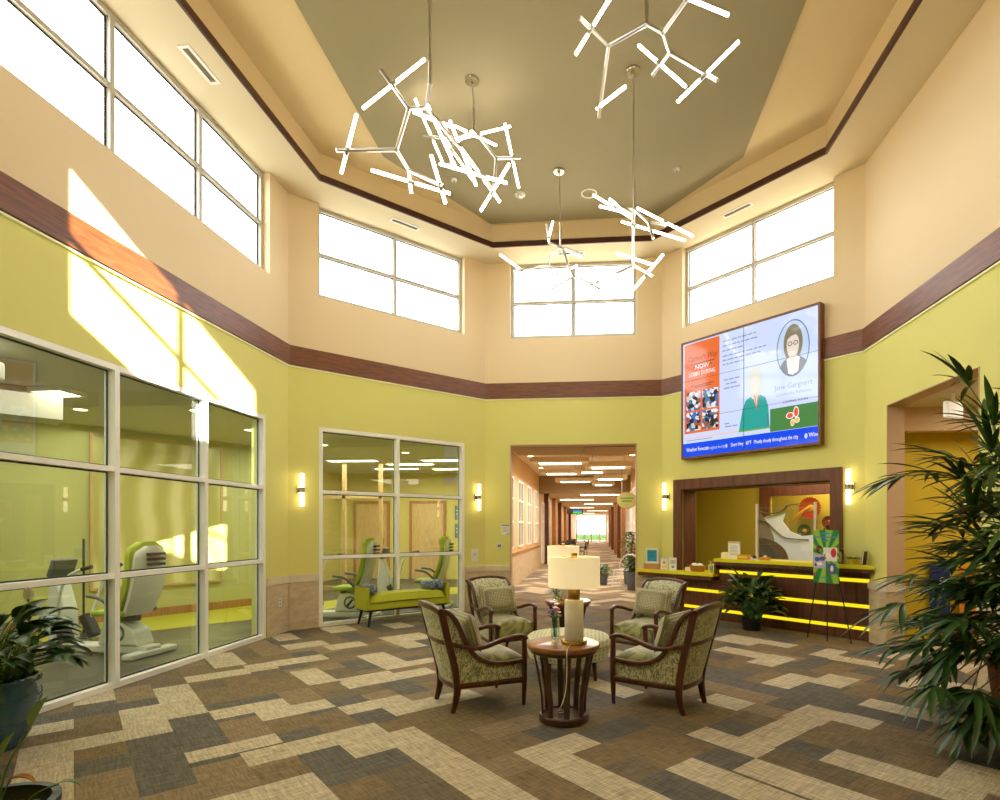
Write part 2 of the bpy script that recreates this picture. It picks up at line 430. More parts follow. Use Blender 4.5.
# ---------------------------------------------------------------- glazing
wn = [0]
def glazing(wallname, x0, x1, z0, z1, xs, zs, fw, dep, y0, fm, gm, gasket=.012):
    """frame of one window in a wall frame; xs, zs = centre lines of mullions and transoms"""
    loc, rz, L = FRAMES[wallname]
    wn[0] += 1
    root = empty('window_%d' % wn[0], loc, rz, kind='structure')
    f = MB()
    f.bb(x0, x1, y0, y0+dep, z0, z0+fw); f.bb(x0, x1, y0, y0+dep, z1-fw, z1)
    f.bb(x0, x0+fw, y0, y0+dep, z0+fw, z1-fw); f.bb(x1-fw, x1, y0, y0+dep, z0+fw, z1-fw)
    X = [x0+fw/2]+list(xs)+[x1-fw/2]; Z = [z0+fw/2]+list(zs)+[z1-fw/2]
    for x in xs: f.bb(x-fw/2, x+fw/2, y0, y0+dep, z0+fw, z1-fw)
    for i in range(len(X)-1):
        for z in zs: f.bb(X[i]+fw/2, X[i+1]-fw/2, y0+.004, y0+dep-.004, z-fw*.45, z+fw*.45)
    f.build('frame', fm, root)
    g = MB(); w = gasket
    for i in range(len(X)-1):
        for j in range(len(Z)-1):
            xa, xb, za, zb = X[i]+fw/2, X[i+1]-fw/2, Z[j]+fw*.45, Z[j+1]-fw*.45
            if j == 0: za = Z[0]+fw/2
            if j == len(Z)-2: zb = Z[-1]-fw/2
            ym = y0+dep*.72
            p = MB(); p.bb(xa, xb, ym, ym+.006, za, zb); p.build('pane', gm, root)
            for (a0, a1, c0, c1) in ((xa, xb, za, za+w), (xa, xb, zb-w, zb), (xa, xa+w, za+w, zb-w), (xb-w, xb, za+w, zb-w)):
                g.bb(a0, a1, ym-.006, ym-.001, c0, c1)
    g.build('gasket', 'gasket', root)
    return root
# lower glazing: three bays left, two bays on the diagonal
glazing('left', .28, 3.93, 0, GZ, [1.545, 2.765], [1.05, 2.05], .054, .11, .0, 'frame_white', 'glass', .014)
glazing('left_diagonal', D0, D1, 0, GZ, [1.72], [1.05, 2.05], .058, .13, .0, 'frame_white', 'glass', .010)
# clerestories
glazing('left', .30, 4.03, CW[0], ZS-.003, [1.60, 2.80], [5.695], .052, .07, .10, 'frame_alu', 'sky_glass', .018)
for w_ in ('left_diagonal', 'right_diagonal'):
    glazing(w_, D0, D1, CW[0], ZS-.003, [1.72], [5.695], .05, .07, .10, 'frame_alu', 'sky_glass', .014)
glazing('back', .463, 2.79, CW[0], ZS-.003, [1.627], [5.695], .05, .07, .10, 'frame_alu', 'sky_glass', .014)
glazing('front', .45, 2.78, CW[0], ZS-.003, [1.615], [5.695], .05, .07, .10, 'frame_alu', 'sky_glass', .014)
# sills fill the strip under each clerestory frame
# ---------------------------------------------------------------- stone wainscot
def stone(name, wallname, x0, x1, y=0, end=0):
    loc, rz, L = FRAMES[wallname]
    o = MB(); o.bb(x0, x1, -.02, -.0005, 0, .70)
    r = o.build(name, 'stone', loc=loc, rz=rz, kind='structure')
    c = MB(); c.bb(x0, x1, -.032, -.0005, .702, .805); c.build('cap', 'stone_cap', r, bevel=.004)
    return r
tn = 10
for nm, a, c in (('left', 3.94, 4.475), ('left_diagonal', .012, .432), ('left_diagonal', 3.008, 3.44), ('back', .012, .463), ('back', 2.79, 3.23), ('right', .0, .56), ('right', 2.25, 4.5), ('left', .012, .275)):
    stone('trim_%d' % tn, nm, a, c); tn += 1
# stone returns in the reveals of the openings
b = MB(); b.bb(3.60, 3.822, 7.311, 7.329, 0, .70); r_ = b.build('trim_%d' % tn, 'stone', kind='structure'); tn += 1
c = MB(); c.bb(3.59, 3.83, 7.30, 7.329, .702, .805); c.build('cap', 'stone_cap', r_, bevel=.004)
# painted jambs of the right opening
mat('jamb_paint', srgb(206, 174, 138), .6)
b = MB(); b.bb(3.615, 3.822, 7.318, 7.3295, .806, 3.03); b.bb(3.615, 3.822, 5.641, 5.652, 0, 3.03); b.bb(3.615, 3.822, 5.652, 7.318, 3.018, 3.0295)
b.build('trim_%d' % tn, 'jamb_paint', kind='structure'); tn += 1
b = MB(); b.bb(-1.567, -1.552, 10.296, 10.502, 0, 3.04); b.bb(.745, .76, 10.296, 10.502, 0, 3.04); b.bb(-1.552, .745, 10.296, 10.502, 3.025, 3.04)
b.build('trim_%d' % tn, 'jamb_paint', kind='structure'); tn += 1

# ---------------------------------------------------------------- camera, sky, sun
cam = bpy.data.cameras.new('camera'); co = bpy.data.objects.new('camera', cam); COL.objects.link(co)
co.location = (0, 0, 1.5); co.rotation_euler = (PI/2, 0, math.radians(4.93))
cam.sensor_fit = 'HORIZONTAL'; cam.sensor_width = 36; cam.lens = 36*.562
cam.shift_x = -.0465; cam.shift_y = .128; cam.clip_start = .05; cam.clip_end = 300
SC.camera = co
w = bpy.data.worlds.new('sky'); SC.world = w; w.use_nodes = True
nt = w.node_tree; nt.nodes.clear()
o = nt.nodes.new('ShaderNodeOutputWorld'); bg = nt.nodes.new('ShaderNodeBackground')
tc = nt.nodes.new('ShaderNodeTexCoord'); ns = nt.nodes.new('ShaderNodeTexNoise'); ns.inputs['Scale'].default_value = 3; ns.inputs['Detail'].default_value = 4
rp = nt.nodes.new('ShaderNodeValToRGB'); rp.color_ramp.elements[0].color = (.80, .90, 1, 1); rp.color_ramp.elements[1].color = (1, .985, .96, 1)
rp.color_ramp.elements[0].position = .3; rp.color_ramp.elements[1].position = .55
nt.links.new(tc.outputs['Generated'], ns.inputs['Vector']); nt.links.new(ns.outputs['Fac'], rp.inputs['Fac']); nt.links.new(rp.outputs['Color'], bg.inputs['Color'])
sx = nt.nodes.new('ShaderNodeSeparateXYZ'); nt.links.new(tc.outputs['Generated'], sx.inputs[0])
mr = nt.nodes.new('ShaderNodeMapRange'); mr.inputs['From Min'].default_value = -.04; mr.inputs['From Max'].default_value = .02; mr.inputs['To Min'].default_value = .5; mr.inputs['To Max'].default_value = 9.0
nt.links.new(sx.outputs[2], mr.inputs['Value']); nt.links.new(mr.outputs[0], bg.inputs['Strength'])
nt.links.new(bg.outputs[0], o.inputs['Surface'])
sun = bpy.data.lights.new('sun', 'SUN'); so = bpy.data.objects.new('sun', sun); COL.objects.link(so)
sun.energy = 34; sun.angle = math.radians(.6); sun.color = (1, .93, .80)
so.rotation_euler = Vector((-1, 1.213, -.585)).to_track_quat('-Z', 'Y').to_euler(); so.location = (5, -8, 12)
def area(name, loc, tgt, sx, sy, power, col=(1, 1, 1), portal=False, spread=PI):
    l = bpy.data.lights.new(name, 'AREA'); l.shape = 'RECTANGLE'; l.size = sx; l.size_y = sy; l.energy = power; l.color = col; l.spread = spread
    q = bpy.data.objects.new(name, l); COL.objects.link(q); q.location = loc
    q.rotation_euler = (Vector(tgt)-Vector(loc)).to_track_quat('-Z', 'Y').to_euler()
    if portal: l.cycles.is_portal = True
    return q
def wl(wallname, x, y, z):
    loc, rz, L = FRAMES[wallname]
    return Matrix.Translation(loc) @ Matrix.Rotation(rz, 4, 'Z') @ Vector((x, y, z))
for nm, x0, x1 in (('left', .3, 4.03), ('left_diagonal', D0, D1), ('back', .463, 2.79), ('right_diagonal', D0, D1), ('front', .45, 2.78)):
    c = wl(nm, (x0+x1)/2, .25, 5.69); t_ = wl(nm, (x0+x1)/2, -1, 5.69)
    area('daylight_portal', c, t_, x1-x0, 1.4, 0, portal=True)
SC.view_settings.view_transform = 'Standard'; SC.view_settings.look = 'None'; SC.view_settings.gamma = 1; SC.view_settings.use_curve_mapping = False
SC.view_settings.exposure = 0.3
cy = SC.cycles
cy.max_bounces = 12; cy.diffuse_bounces = 6; cy.glossy_bounces = 4; cy.transmission_bounces = 6; cy.transparent_max_bounces = 32
cy.sample_clamp_indirect = 6; cy.caustics_reflective = False; cy.caustics_refractive = False
cy.use_denoising = True
# ---------------------------------------------------------------- neighbouring rooms
def room_wall(name, p, q, z0, z1, m, T=.1, openings=(), z_split=None, m2=None):
    """face looks to the left-hand normal's opposite: x from p to q, y outwards to the left of p->q"""
    a = Vector((q[0]-p[0], q[1]-p[1]))
    return wall(name, a.length, z0, z1, T, list(openings), [m, m2 or m], (p[0], p[1], 0), math.atan2(a.y, a.x), zsplit=z_split)
mat('fit_green', srgb(188, 186, 118), .7)
mat('fit_yellow', srgb(206, 192, 112), .7)
mat('fit_ceiling', srgb(186, 182, 166), .8)
woodmat('fit_wood_floor', srgb(66, 60, 48), srgb(96, 88, 70), .45, (9, 1, 1))
mat('fit_lime_floor', srgb(170, 164, 40), .5)
woodmat('oak', srgb(150, 104, 58), srgb(186, 134, 80), .45, (14, 14, 1.5))
# fitness room
FP = [(-8.6, 1.2), (-8.6, 7.0), (-6.5, 10.6), (-7.6, 12.0), (-7.6, 16.2), (-2.32, 16.2), (-2.32, 10.6)]
fm_ = ['fit_green', 'fit_green', 'fit_green', 'fit_yellow', 'fit_yellow', 'fit_yellow']
for i in range(6):
    ops = []
    room_wall('wall_fitness_%s' % 'west corner diagonal nook far east'.split()[i], FP[i], FP[i+1], 0, 3.12, fm_[i])
room_wall('wall_fitness_south', (-4.68, 1.2), (-8.6, 1.2), 0, 3.12, 'fit_green')
room_wall('wall_fitness_return', (-4.68, 3.3), (-4.68, 1.2), 0, 3.12, 'fit_green')
FF = FP+[(-2.17, 10.5), (-4.61, 8.0), (-4.61, 1.2)]
MB().prism(FF, -.1, -.002).build('floor_fitness', 'fit_wood_floor', kind='structure')
b = MB(); b.prism([(-8.6, 5.2), (-8.6, 7.0), (-6.5, 10.6), (-5.6, 10.9), (-4.4, 13.2), (-2.4, 15.0), (-2.4, 13.4), (-4.3, 11.4), (-5.3, 9.2), (-7.4, 6.4)], -.003, .002)
b.build('floor_lime_band', 'fit_lime_floor', kind='structure')
MB().prism(FF, 3.1, 3.2).build('ceiling_fitness', 'fit_ceiling', kind='structure')
# corridor
woodmat('maple', srgb(190, 156, 104), srgb(210, 178, 126), .45, (10, 10, 1.5))
mat('cor_wall', srgb(222, 186, 132), .6)
mat('cor_ceiling', srgb(226, 212, 184), .8)
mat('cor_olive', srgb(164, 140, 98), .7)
CX0, CX1, CY1, CYM = -2.1, 1.3, 62, 21.4
WIN = [(.55+k*1.95, .55+k*1.95+.95, 1.0, 2.85) for k in range(5)]
room_wall('wall_corridor_left', (CX0, 10.5), (CX0, CYM), 0, 3.5, 'cor_wall')
room_wall('wall_corridor_right', (CX1, CYM), (CX1, 10.5), 0, 3.5, 'cor_wall')
room_wall('wall_corridor_far_left', (CX0+.0, CYM), (CX0, CY1), 0, 2.95, 'cor_wall')
room_wall('wall_corridor_far_right', (CX1, CY1), (CX1, CYM), 0, 2.95, 'cor_wall')
MB().bb(CX0-.1, CX1+.1, 10.48, CY1, -.1, -.001).build('floor_corridor', 'carpet', kind='structure')
MB().bb(CX0-.1, CX1+.1, 10.5, CYM, 3.46, 3.56).build('ceiling_corridor', 'cor_ceiling', kind='structure')
MB().bb(CX0-.1, CX1+.1, CYM+.01, CY1, 2.95, 3.05).build('ceiling_far_corridor', 'cor_ceiling', kind='structure')
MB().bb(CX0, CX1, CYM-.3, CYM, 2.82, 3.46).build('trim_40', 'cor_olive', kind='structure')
# office behind the reception opening
mat('office_wall', srgb(188, 168, 52), .7)
loc, rz, L = FRAMES['right_diagonal']
def off(name, x0, x1, y0, y1, z0, z1, m, kind='structure', parent=None):
    return MB().bb(x0, x1, y0, y1, z0, z1).build(name, m, loc=loc, rz=rz, kind=kind)
wall('wall_office_back', 4.6, 0, 2.75, .1, [(1.72, 3.35, .9, 2.10)], ['office_wall'], tuple(wl('right_diagonal', -.75, 2.0, 0)), rz)
MB().prism([(.16, .2), (.24, .2), (-.67, 1.6), (-.67, 2.0), (-.75, 2.0), (-.75, 1.6)], 0, 2.75).build('wall_office_left', 'office_wall', loc=loc, rz=rz, kind='structure')
off('wall_office_right', 3.36, 3.42, .2, 2.0, 0, 2.75, 'office_wall')
MB().prism([(.18, .2), (3.42, .2), (3.42, 2.1), (-.75, 2.1), (-.75, 1.6)], 2.7, 2.8).build('ceiling_office', 'cor_ceiling', loc=loc, rz=rz, kind='structure')
MB().prism([(.18, 0), (3.42, 0), (3.42, 2.1), (-.75, 2.1), (-.75, 1.6)], -.1, -.004).build('floor_office', 'fit_wood_floor', loc=loc, rz=rz, kind='structure')
off('wall_office_nook', -.3, 3.6, 3.1, 3.2, 0, 2.75, 'office_wall')
off('wall_nook_left', -.4, -.3, 2.1, 3.2, 0, 2.75, 'office_wall')
off('wall_nook_right', 3.6, 3.7, 2.1, 3.2, 0, 2.75, 'office_wall')
off('ceiling_nook', -.3, 3.6, 2.1, 3.2, 2.7, 2.8, 'cor_ceiling')
# hall behind the right opening
mat('hall_yellow', srgb(206, 180, 40), .7)
room_wall('wall_hall_north', (3.72, 8.0), (8, 8.0), 0, 3.05, 'hall_yellow')
room_wall('wall_hall_east', (8, 8.0), (8, 4.8), 0, 3.05, 'hall_yellow')
room_wall('wall_hall_south', (8, 4.8), (3.82, 4.8), 0, 3.05, 'hall_yellow')
MB().bb(3.825, 8.1, 4.7, 8.1, 3.04, 3.1).build('ceiling_hall', 'cor_ceiling', kind='structure')
MB().bb(3.60, 8.1, 4.7, 8.1, -.1, -.0015).build('floor_hall', 'carpet', kind='structure')
MB().bb(3.83, 8.0, 7.55, 7.7, 2.74, 3.04).build('trim_41', 'jamb_paint', kind='structure')
# unseen entrance vestibule round the camera; solid walls keep the sun out
VP = [(-2.3, -2.5), (4.0, -2.5), (4.0, 3.3), (3.82, 3.262), (1.292, .732), (-2.112, .732), (-2.3, .75)]
for nm, p, q in (('south', (4.0, -2.5), (-2.3, -2.5)), ('east', (4.0, 3.3), (4.0, -2.5)), ('west', (-2.3, -2.5), (-2.3, .95))):
    room_wall('wall_vestibule_'+nm, p, q, 0, 3.1, 'green')
MB().prism(VP, 3.06, 3.2).build('ceiling_vestibule', 'soffit_paint', kind='structure')
MB().prism(VP, -.1, -.0015).build('floor_vestibule', 'carpet', kind='structure')
# ---------------------------------------------------------------- lounge materials
woodmat('chair_wood', srgb(60, 27, 12), srgb(100, 50, 24), .3, (6, 6, 1.6), coat=.3)
woodmat('table_wood', srgb(118, 70, 38), srgb(162, 102, 58), .3, (1.5, 12, 12), coat=.4)
woodmat('table_dark', srgb(54, 29, 16), srgb(88, 50, 28), .35, (8, 8, 1.5), coat=.3)
def fabric(name, c1, c2, scale, stretch, rough=.7, sheen=.4, kind='noise', c3=None):
    m, nt, o = newmat(name); L = nt.links.new
    b = N(nt, 'BsdfPrincipled'); b.inputs['Roughness'].default_value = rough; b.inputs['Sheen Weight'].default_value = sheen; b.inputs['Specular IOR Level'].default_value = .3
    tc = N(nt, 'TexCoord'); mp = N(nt, 'Mapping'); mp.inputs['Scale'].default_value = stretch; L(tc.outputs['Object'], mp.inputs['Vector'])
    if kind == 'noise':
        n = N(nt, 'TexNoise'); n.inputs['Scale'].default_value = scale; n.inputs['Detail'].default_value = 1.5; n.inputs['Distortion'].default_value = 1.8; L(mp.outputs[0], n.inputs['Vector']); f = n.outputs['Fac']; lo, hi = .44, .54
    else:
        n = N(nt, 'TexVoronoi'); n.inputs['Scale'].default_value = scale; n.inputs['Randomness'].default_value = .15; L(mp.outputs[0], n.inputs['Vector']); f = n.outputs['Distance']; lo, hi = .25, .5
    r = N(nt, 'ValToRGB'); e = r.color_ramp.elements; e[0].position = lo; e[1].position = hi; e[0].color = c1; e[1].color = c2
    if c3: x = e.new((lo+hi)/2); x.color = c3
    L(f, r.inputs['Fac']); L(r.outputs['Color'], b.inputs['Base Color'])
    bp = N(nt, 'Bump'); bp.inputs['Strength'].default_value = .25; bp.inputs['Distance'].default_value = .004; L(f, bp.inputs['Height']); L(bp.outputs[0], b.inputs['Normal'])
    L(b.outputs[0], o.inputs['Surface']); M[name] = m
fabric('jacquard', srgb(126, 124, 88), srgb(204, 200, 164), 32, (1.5, 1.5, .7))
fabric('velvet', srgb(112, 110, 56), srgb(160, 156, 92), 5, (1, 1, 1), .45, .8)
fabric('cushion_dots', srgb(208, 198, 166), srgb(138, 132, 98), 46, (1, 1, 1.2), kind='v', c3=srgb(172, 160, 122))
fabric('ottoman_cloth', srgb(148, 150, 102), srgb(214, 208, 168), 26, (1, 1, 1), kind='v')
mat('brass', srgb(200, 160, 86), .25, 1)
mat('steel', srgb(190, 186, 176), .22, 1)
mat('chair_glide', srgb(30, 24, 20), .5)

def lerp(a, c, t): return a+(c-a)*t
def smooth_path(pts, n=6):
    """Catmull-Rom through the points"""
    P = [Vector(p) for p in pts]; R = []
    for i in range(len(P)-1):
        a = P[max(i-1, 0)]; b = P[i]; c = P[i+1]; d = P[min(i+2, len(P)-1)]
        for k in range(n):
            t = k/n; t2 = t*t; t3 = t2*t
            R.append(.5*((2*b)+(c-a)*t+(2*a-5*b+4*c-d)*t2+(3*b-a-3*c+d)*t3))
    R.append(P[-1]); return R
def rect(w, h, r=.3):
    """rounded rectangle section"""
    x, y = w/2, h/2; k = min(x, y)*r
    return [(-x+k, -y), (x-k, -y), (x, -y+k), (x, y-k), (x-k, y), (-x+k, y), (-x, y-k), (-x, -y+k)]
SCURVE = [(-.435, .842), (-.375, .815), (-.315, .745), (-.265, .64), (-.215, .535), (-.13, .435), (-.02, .383), (.10, .368), (.27, .378)]
def sx_at(y): return lerp(.232, .285, max(0, min(1, (y+.30)/.57)))
def scx(y, z): return lerp(sx_at(max(y, -.30)), .262, max(0, min(1, (z-.5)/.36)))
def stile_y(z): return lerp(-.29, -.455, max(0, (z-.22))/.64)
def stile_x(z): return lerp(.222, .266, max(0, (z-.22))/.64)
def make_chair(label):
    root = empty('armchair', label=label, cat='armchair', group='armchairs round the ottoman')
    # upholstery: back shell
    def back(u, v, off):
        x = (u*2-1); z = .235+v*(.585+.045*(1-abs(x)**3))
        xw = stile_x(z)*.985
        y = stile_y(z)-.035*(1-x*x)+off
        zz = z
        if v > .9: xw *= 1-.05*(v-.9)/.1
        return (x*xw, y, zz)
    b = MB(); nu, nv = 12, 12
    A = [back(i/nu, j/nv, -.012) for j in range(nv+1) for i in range(nu+1)]
    def infront(u, v):
        p = back(u, v, 0); e = min(1, min(u, 1-u)*8); f = min(1, min(1-v, v+.4)*6)
        return (p[0], p[1]+.03+.075*math.sqrt(e)*math.sqrt(f), p[2])
    C = [infront(i/nu, j/nv) for j in range(nv+1) for i in range(nu+1)]
    n = len(A); W = nu+1; F = []
    for j in range(nv):
        for i in range(nu):
            q = (j*W+i, j*W+i+1, (j+1)*W+i+1, (j+1)*W+i); F += [q, tuple(n+k for k in q[::-1])]
    per = list(range(W))+[j*W+nu for j in range(1, nv+1)]+[nv*W+i for i in range(nu-1, -1, -1)]+[j*W for j in range(nv-1, 0, -1)]
    for k in range(len(per)):
        p, q = per[k], per[(k+1) % len(per)]; F.append((p, q, n+q, n+p))
    b.add(A+C, F); b.build('backrest', 'jacquard', root, smooth=50)
    # upholstered sides below the sweeping rail
    sp = smooth_path([(0, y, z) for y, z in SCURVE], 4)
    for sgn in (-1, 1):
        b = MB(); poly = [(p.y, p.z) for p in sp]; 
        poly = poly+[(.27, .235), (.0, .235), (-.285, .235)]+[(stile_y(z), z) for z in (.4, .55, .7, .8)]
        cy_, cz_ = -.12, .31
        out = [(sgn*(scx(y, z)-.004), y, z) for y, z in poly]; inn = [(sgn*(scx(y, z)-.05), y, z) for y, z in poly]
        n = len(poly)
        k = len(sp)
        # strips between the curve and the base line keep the concave outline clean
        def base(p): return (p[0], .235) if p[0] > -.285 else (stile_y(p[1]-.0)+.0, max(.235, p[1]-.01))
        top = [(p.y, p.z) for p in sp]; bot = []
        for y, z in top:
            if y > -.285: bot.append((y, .235))
            else:
                zz = .22+(-.29-y)/(-.165)*-.64 if False else .22+((y+.29)/(-.165))*.64
                bot.append((y, max(.235, min(z-.004, zz))))
        V = [(sgn*(scx(y, z)-.004), y, z) for y, z in top]+[(sgn*(scx(y, z)-.004), y, z) for y, z in bot]+[(sgn*(scx(y, z)-.055), y, z) for y, z in top]+[(sgn*(scx(y, z)-.055), y, z) for y, z in bot]
        F = []
        for i in range(k-1):
            F += [(i, i+1, k+i+1, k+i), (2*k+i, 3*k+i, 3*k+i+1, 2*k+i+1), (i, 2*k+i, 2*k+i+1, i+1), (k+i, k+i+1, 3*k+i+1, 3*k+i)]
        F += [(0, k, 3*k, 2*k), (k-1, 3*k-1, 4*k-1, 2*k-1)]
        b.add(V, F); b.build('side_panel', 'jacquard', root, smooth=40)
    # seat cushion
    b = MB()
    def seat(u, v):
        x = (u*2-1); y = lerp(-.27, .30, v)
        w = lerp(.19, .245, v)
        return x, y, w
    nu, nv = 10, 10; top = []; bot = []
    for j in range(nv+1):
        for i in range(nu+1):
            x, y, w = seat(i/nu, j/nv); e = (1-abs(x)**6)*(1-abs(j/nv*2-1)**8)
            top.append((x*w, y, .395+.05*e)); bot.append((x*w, y-(.0 if j < nv else .012), .245))
    n = len(top); W = nu+1; F = []
    for j in range(nv):
        for i in range(nu):
            q = (j*W+i, j*W+i+1, (j+1)*W+i+1, (j+1)*W+i); F += [q, tuple(n+k for k in q[::-1])]
    for k in range(len(per)):
        pass
    per2 = list(range(W))+[j*W+nu for j in range(1, nv+1)]+[nv*W+i for i in range(nu-1, -1, -1)]+[j*W for j in range(nv-1, 0, -1)]
    for k in range(len(per2)):
        p, q = per2[k], per2[(k+1) % len(per2)]; F.append((p, q, n+q, n+p))
    b.add(top+bot, F); b.build('seat', 'velvet', root, smooth=60)
    # show-wood
    S = rect(.034, .046)
    for sgn in (-1, 1):
        b = MB()
        b.sweep(smooth_path([(sgn*.212, -.332, 0), (sgn*.216, -.308, .09), (sgn*.222, -.297, .2), (sgn*.236, -.33, .40), (sgn*.252, -.395, .64), (sgn*.260, -.440, .838)], 5), rect(.038, .056), up=(0, 1, 0), scales=[lerp(.66, 1, min(1, i/8)) for i in range(26)])
        b.build('rear_stile', 'chair_wood', root, smooth=50)
        b = MB(); b.sweep([(sgn*.288, .272, 0), (sgn*.288, .276, .12), (sgn*.288, .279, .22), (sgn*.287, .28, .40), (sgn*.285, .278, .575)], rect(.036, .042), up=(0, 1, 0), scales=[.62, .85, 1, 1, .95])
        b.build('front_leg', 'chair_wood', root, smooth=50)
        b = MB(); b.sweep(smooth_path([(sgn*.285, .300, .556), (sgn*.285, .272, .578), (sgn*.285, .20, .588), (sgn*.281, .06, .562), (sgn*.272, -.08, .522), (sgn*.262, -.20, .52)], 5), rect(.044, .034), scales=None)
        b.build('armrest', 'chair_wood', root, smooth=50)
        b = MB(); b.sweep([(sgn*scx(p.y, p.z), p.y, p.z) for p in sp], rect(.036, .034), up=(sgn, 0, 0))
        b.build('curved_rail', 'chair_wood', root, smooth=50)
        b = MB(); b.sweep([(sgn*.225, -.295, .215), (sgn*.25, -.10, .212), (sgn*.287, .27, .214)], rect(.03, .044)); b.build('side_rail', 'chair_wood', root, smooth=50)
        b = MB(); b.sweep([(sgn*.266, -.20, .523), (sgn*.255, -.30, .55), (sgn*.247, -.385, .578)], rect(.026, .032)); b.build('belt_rail', 'chair_wood', root, smooth=50)
    def bar(z, ext, w, h, name, arch=0):
        b = MB(); pts = []
        for i in range(13):
            x = -1+i/6; zz = z+arch*(1-abs(x)**3)
            pts.append((x*(stile_x(z)*ext), stile_y(z)-.035*(1-x*x)-.006, zz))
        b.sweep(pts, rect(w, h)); b.build(name, 'chair_wood', root, smooth=50)
    bar(.834, 1.05, .04, .05, 'top_rail', .034); bar(.578, 1.0, .026, .036, 'back_rail'); bar(.213, 1.0, .03, .044, 'bottom_rail')
    b = MB(); b.sweep([(-.285, .282, .214), (.285, .282, .214)], rect(.03, .044)); b.build('front_rail', 'chair_wood', root, smooth=50)
    return root
def make_pillow(w, h, t, material, name='lumbar_pillow'):
    b = MB(); nu, nv = 14, 10; V = []
    for s in (1, -1):
        for j in range(nv+1):
            for i in range(nu+1):
                x = i/nu*2-1; z = j/nv*2-1
                e = max(0, (1-x**4)*(1-z**4))**.5
                V.append((x*w/2*(1-.06*(1-abs(z))*abs(x)), s*t/2*e, z*h/2*(1-.07*(1-x*x)*abs(z))))
    n = (nu+1)*(nv+1); W = nu+1; F = []
    for j in range(nv):
        for i in range(nu):
            q = (j*W+i, j*W+i+1, (j+1)*W+i+1, (j+1)*W+i); F += [q, tuple(n+k for k in q[::-1])]
    b.add(V, F); o = b.build(name, material, smooth=180)
    return o
def facing(fx, fy): return math.atan2(fy, fx)-PI/2
CH = [((-.99, 4.83), (.83, .55), 'green patterned armchair seen from behind beside the lamp table, nearest the lime bench'),
      ((.545, 4.93), (-.835, .55), 'green patterned armchair seen from behind, turned away from the reception desk, nearest the big palm'),
      ((-1.10, 6.66), (.577, -.818), 'green patterned armchair facing the lamp, standing with its back to the lime bench and thermostat'),
      ((.59, 6.55), (-.588, -.81), 'green patterned armchair facing the lamp, with the low reception counter behind it')]
PL = ['dotted lumbar pillow half hidden inside the armchair seen from behind nearest the lime bench',
      'dotted lumbar pillow half hidden inside the armchair seen from behind nearest the palm',
      'dotted tan lumbar pillow standing in the far armchair by the corridor, nearest the lime bench',
      'dotted tan lumbar pillow standing in the far armchair in front of the reception counter']
ch0 = make_chair(CH[0][2]); pw0 = make_pillow(.50, .33, .13, 'cushion_dots')
bpy.context.view_layer.update()
for i, (p, f, lb) in enumerate(CH):
    c = ch0 if i == 0 else copy_tree(ch0)
    rz = facing(*f); place(c, (p[0], p[1], 0), rz, lb)
    q = pw0 if i == 0 else pw0.copy()
    if i: COL.objects.link(q)
    R = Matrix.Rotation(rz, 4, 'Z')
    d = R @ Vector((.0, -.140, .632)); q.location = (p[0]+d.x, p[1]+d.y, d.z)
    q.rotation_euler = (R @ Matrix.Rotation(math.radians(17), 4, 'X')).to_euler()
    tag(q, PL[i], 'pillow', 'lumbar pillows in the armchairs')
# ---------------------------------------------------------------- ottoman
t = empty('ottoman', (-.27, 5.72, 0), label='round green patterned ottoman on short dark legs between the four armchairs', cat='ottoman')
b = MB(); b.lathe([(.385, .20), (.405, .21), (.415, .26), (.42, .32), (.43, .335), (.432, .36), (.425, .39), (.40, .415), (.33, .43), (.2, .437), (.05, .44)], n=40); b.build('cushion', 'ottoman_cloth', t, smooth=50)
b = MB(); b.tube([(.431*math.cos(a*PI/20), .431*math.sin(a*PI/20), .342) for a in range(40)], .007, closed=True); b.build('piping', 'velvet', t, smooth=180)
for k in range(4):
    a = PI/4+k*PI/2+.2; b = MB(); b.cyl((.33*math.cos(a), .33*math.sin(a), 0), (.31*math.cos(a), .31*math.sin(a), .2), .015, .026, 10); b.build('leg', 'chair_wood', t, smooth=50)
# ---------------------------------------------------------------- side tables
def make_side_table(label):
    t = empty('side_table', label=label, cat='table', group='round side tables')
    b = MB(); b.lathe([(.262, .562), (.28, .566), (.284, .575), (.284, .595), (.279, .602), (.27, .604)], n=48); b.build('table_top', 'table_wood', t, smooth=40)
    b = MB(); b.lathe([(.255, .535), (.262, .54), (.262, .561), (.255, .5615)], n=40); b.build('apron', 'table_dark', t, smooth=40)
    b = MB(); b.lathe([(.185, 0), (.195, .006), (.195, .05), (.188, .058), (.16, .06), (.155, .045)], n=40); b.build('base', 'table_dark', t, smooth=40)
    for k in range(8):
        a = 2*PI*k/8+.2; c, s = math.cos(a), math.sin(a)
        b = MB(); b.sweep([(.165*c, .165*s, .052), (.172*c, .172*s, .2), (.205*c, .205*s, .4), (.235*c, .235*s, .54)], rect(.044, .016), up=(c, s, 0)); b.build('slat', 'table_dark', t, smooth=50)
    return t
TB = [(-.245, 4.40), (-.335, 7.0)]
tb0 = make_side_table('round brown side table with slatted drum base, nearest the camera'); tb0['label'] = 'round brown slatted side table carrying the lamp, between the chairs seen from behind'
bpy.context.view_layer.update()
place(tb0, (*TB[0], 0), 0)
tb1 = copy_tree(tb0); place(tb1, (*TB[1], 0), .2, 'round dark slatted side table between the two far armchairs, half hidden behind the near lamp')
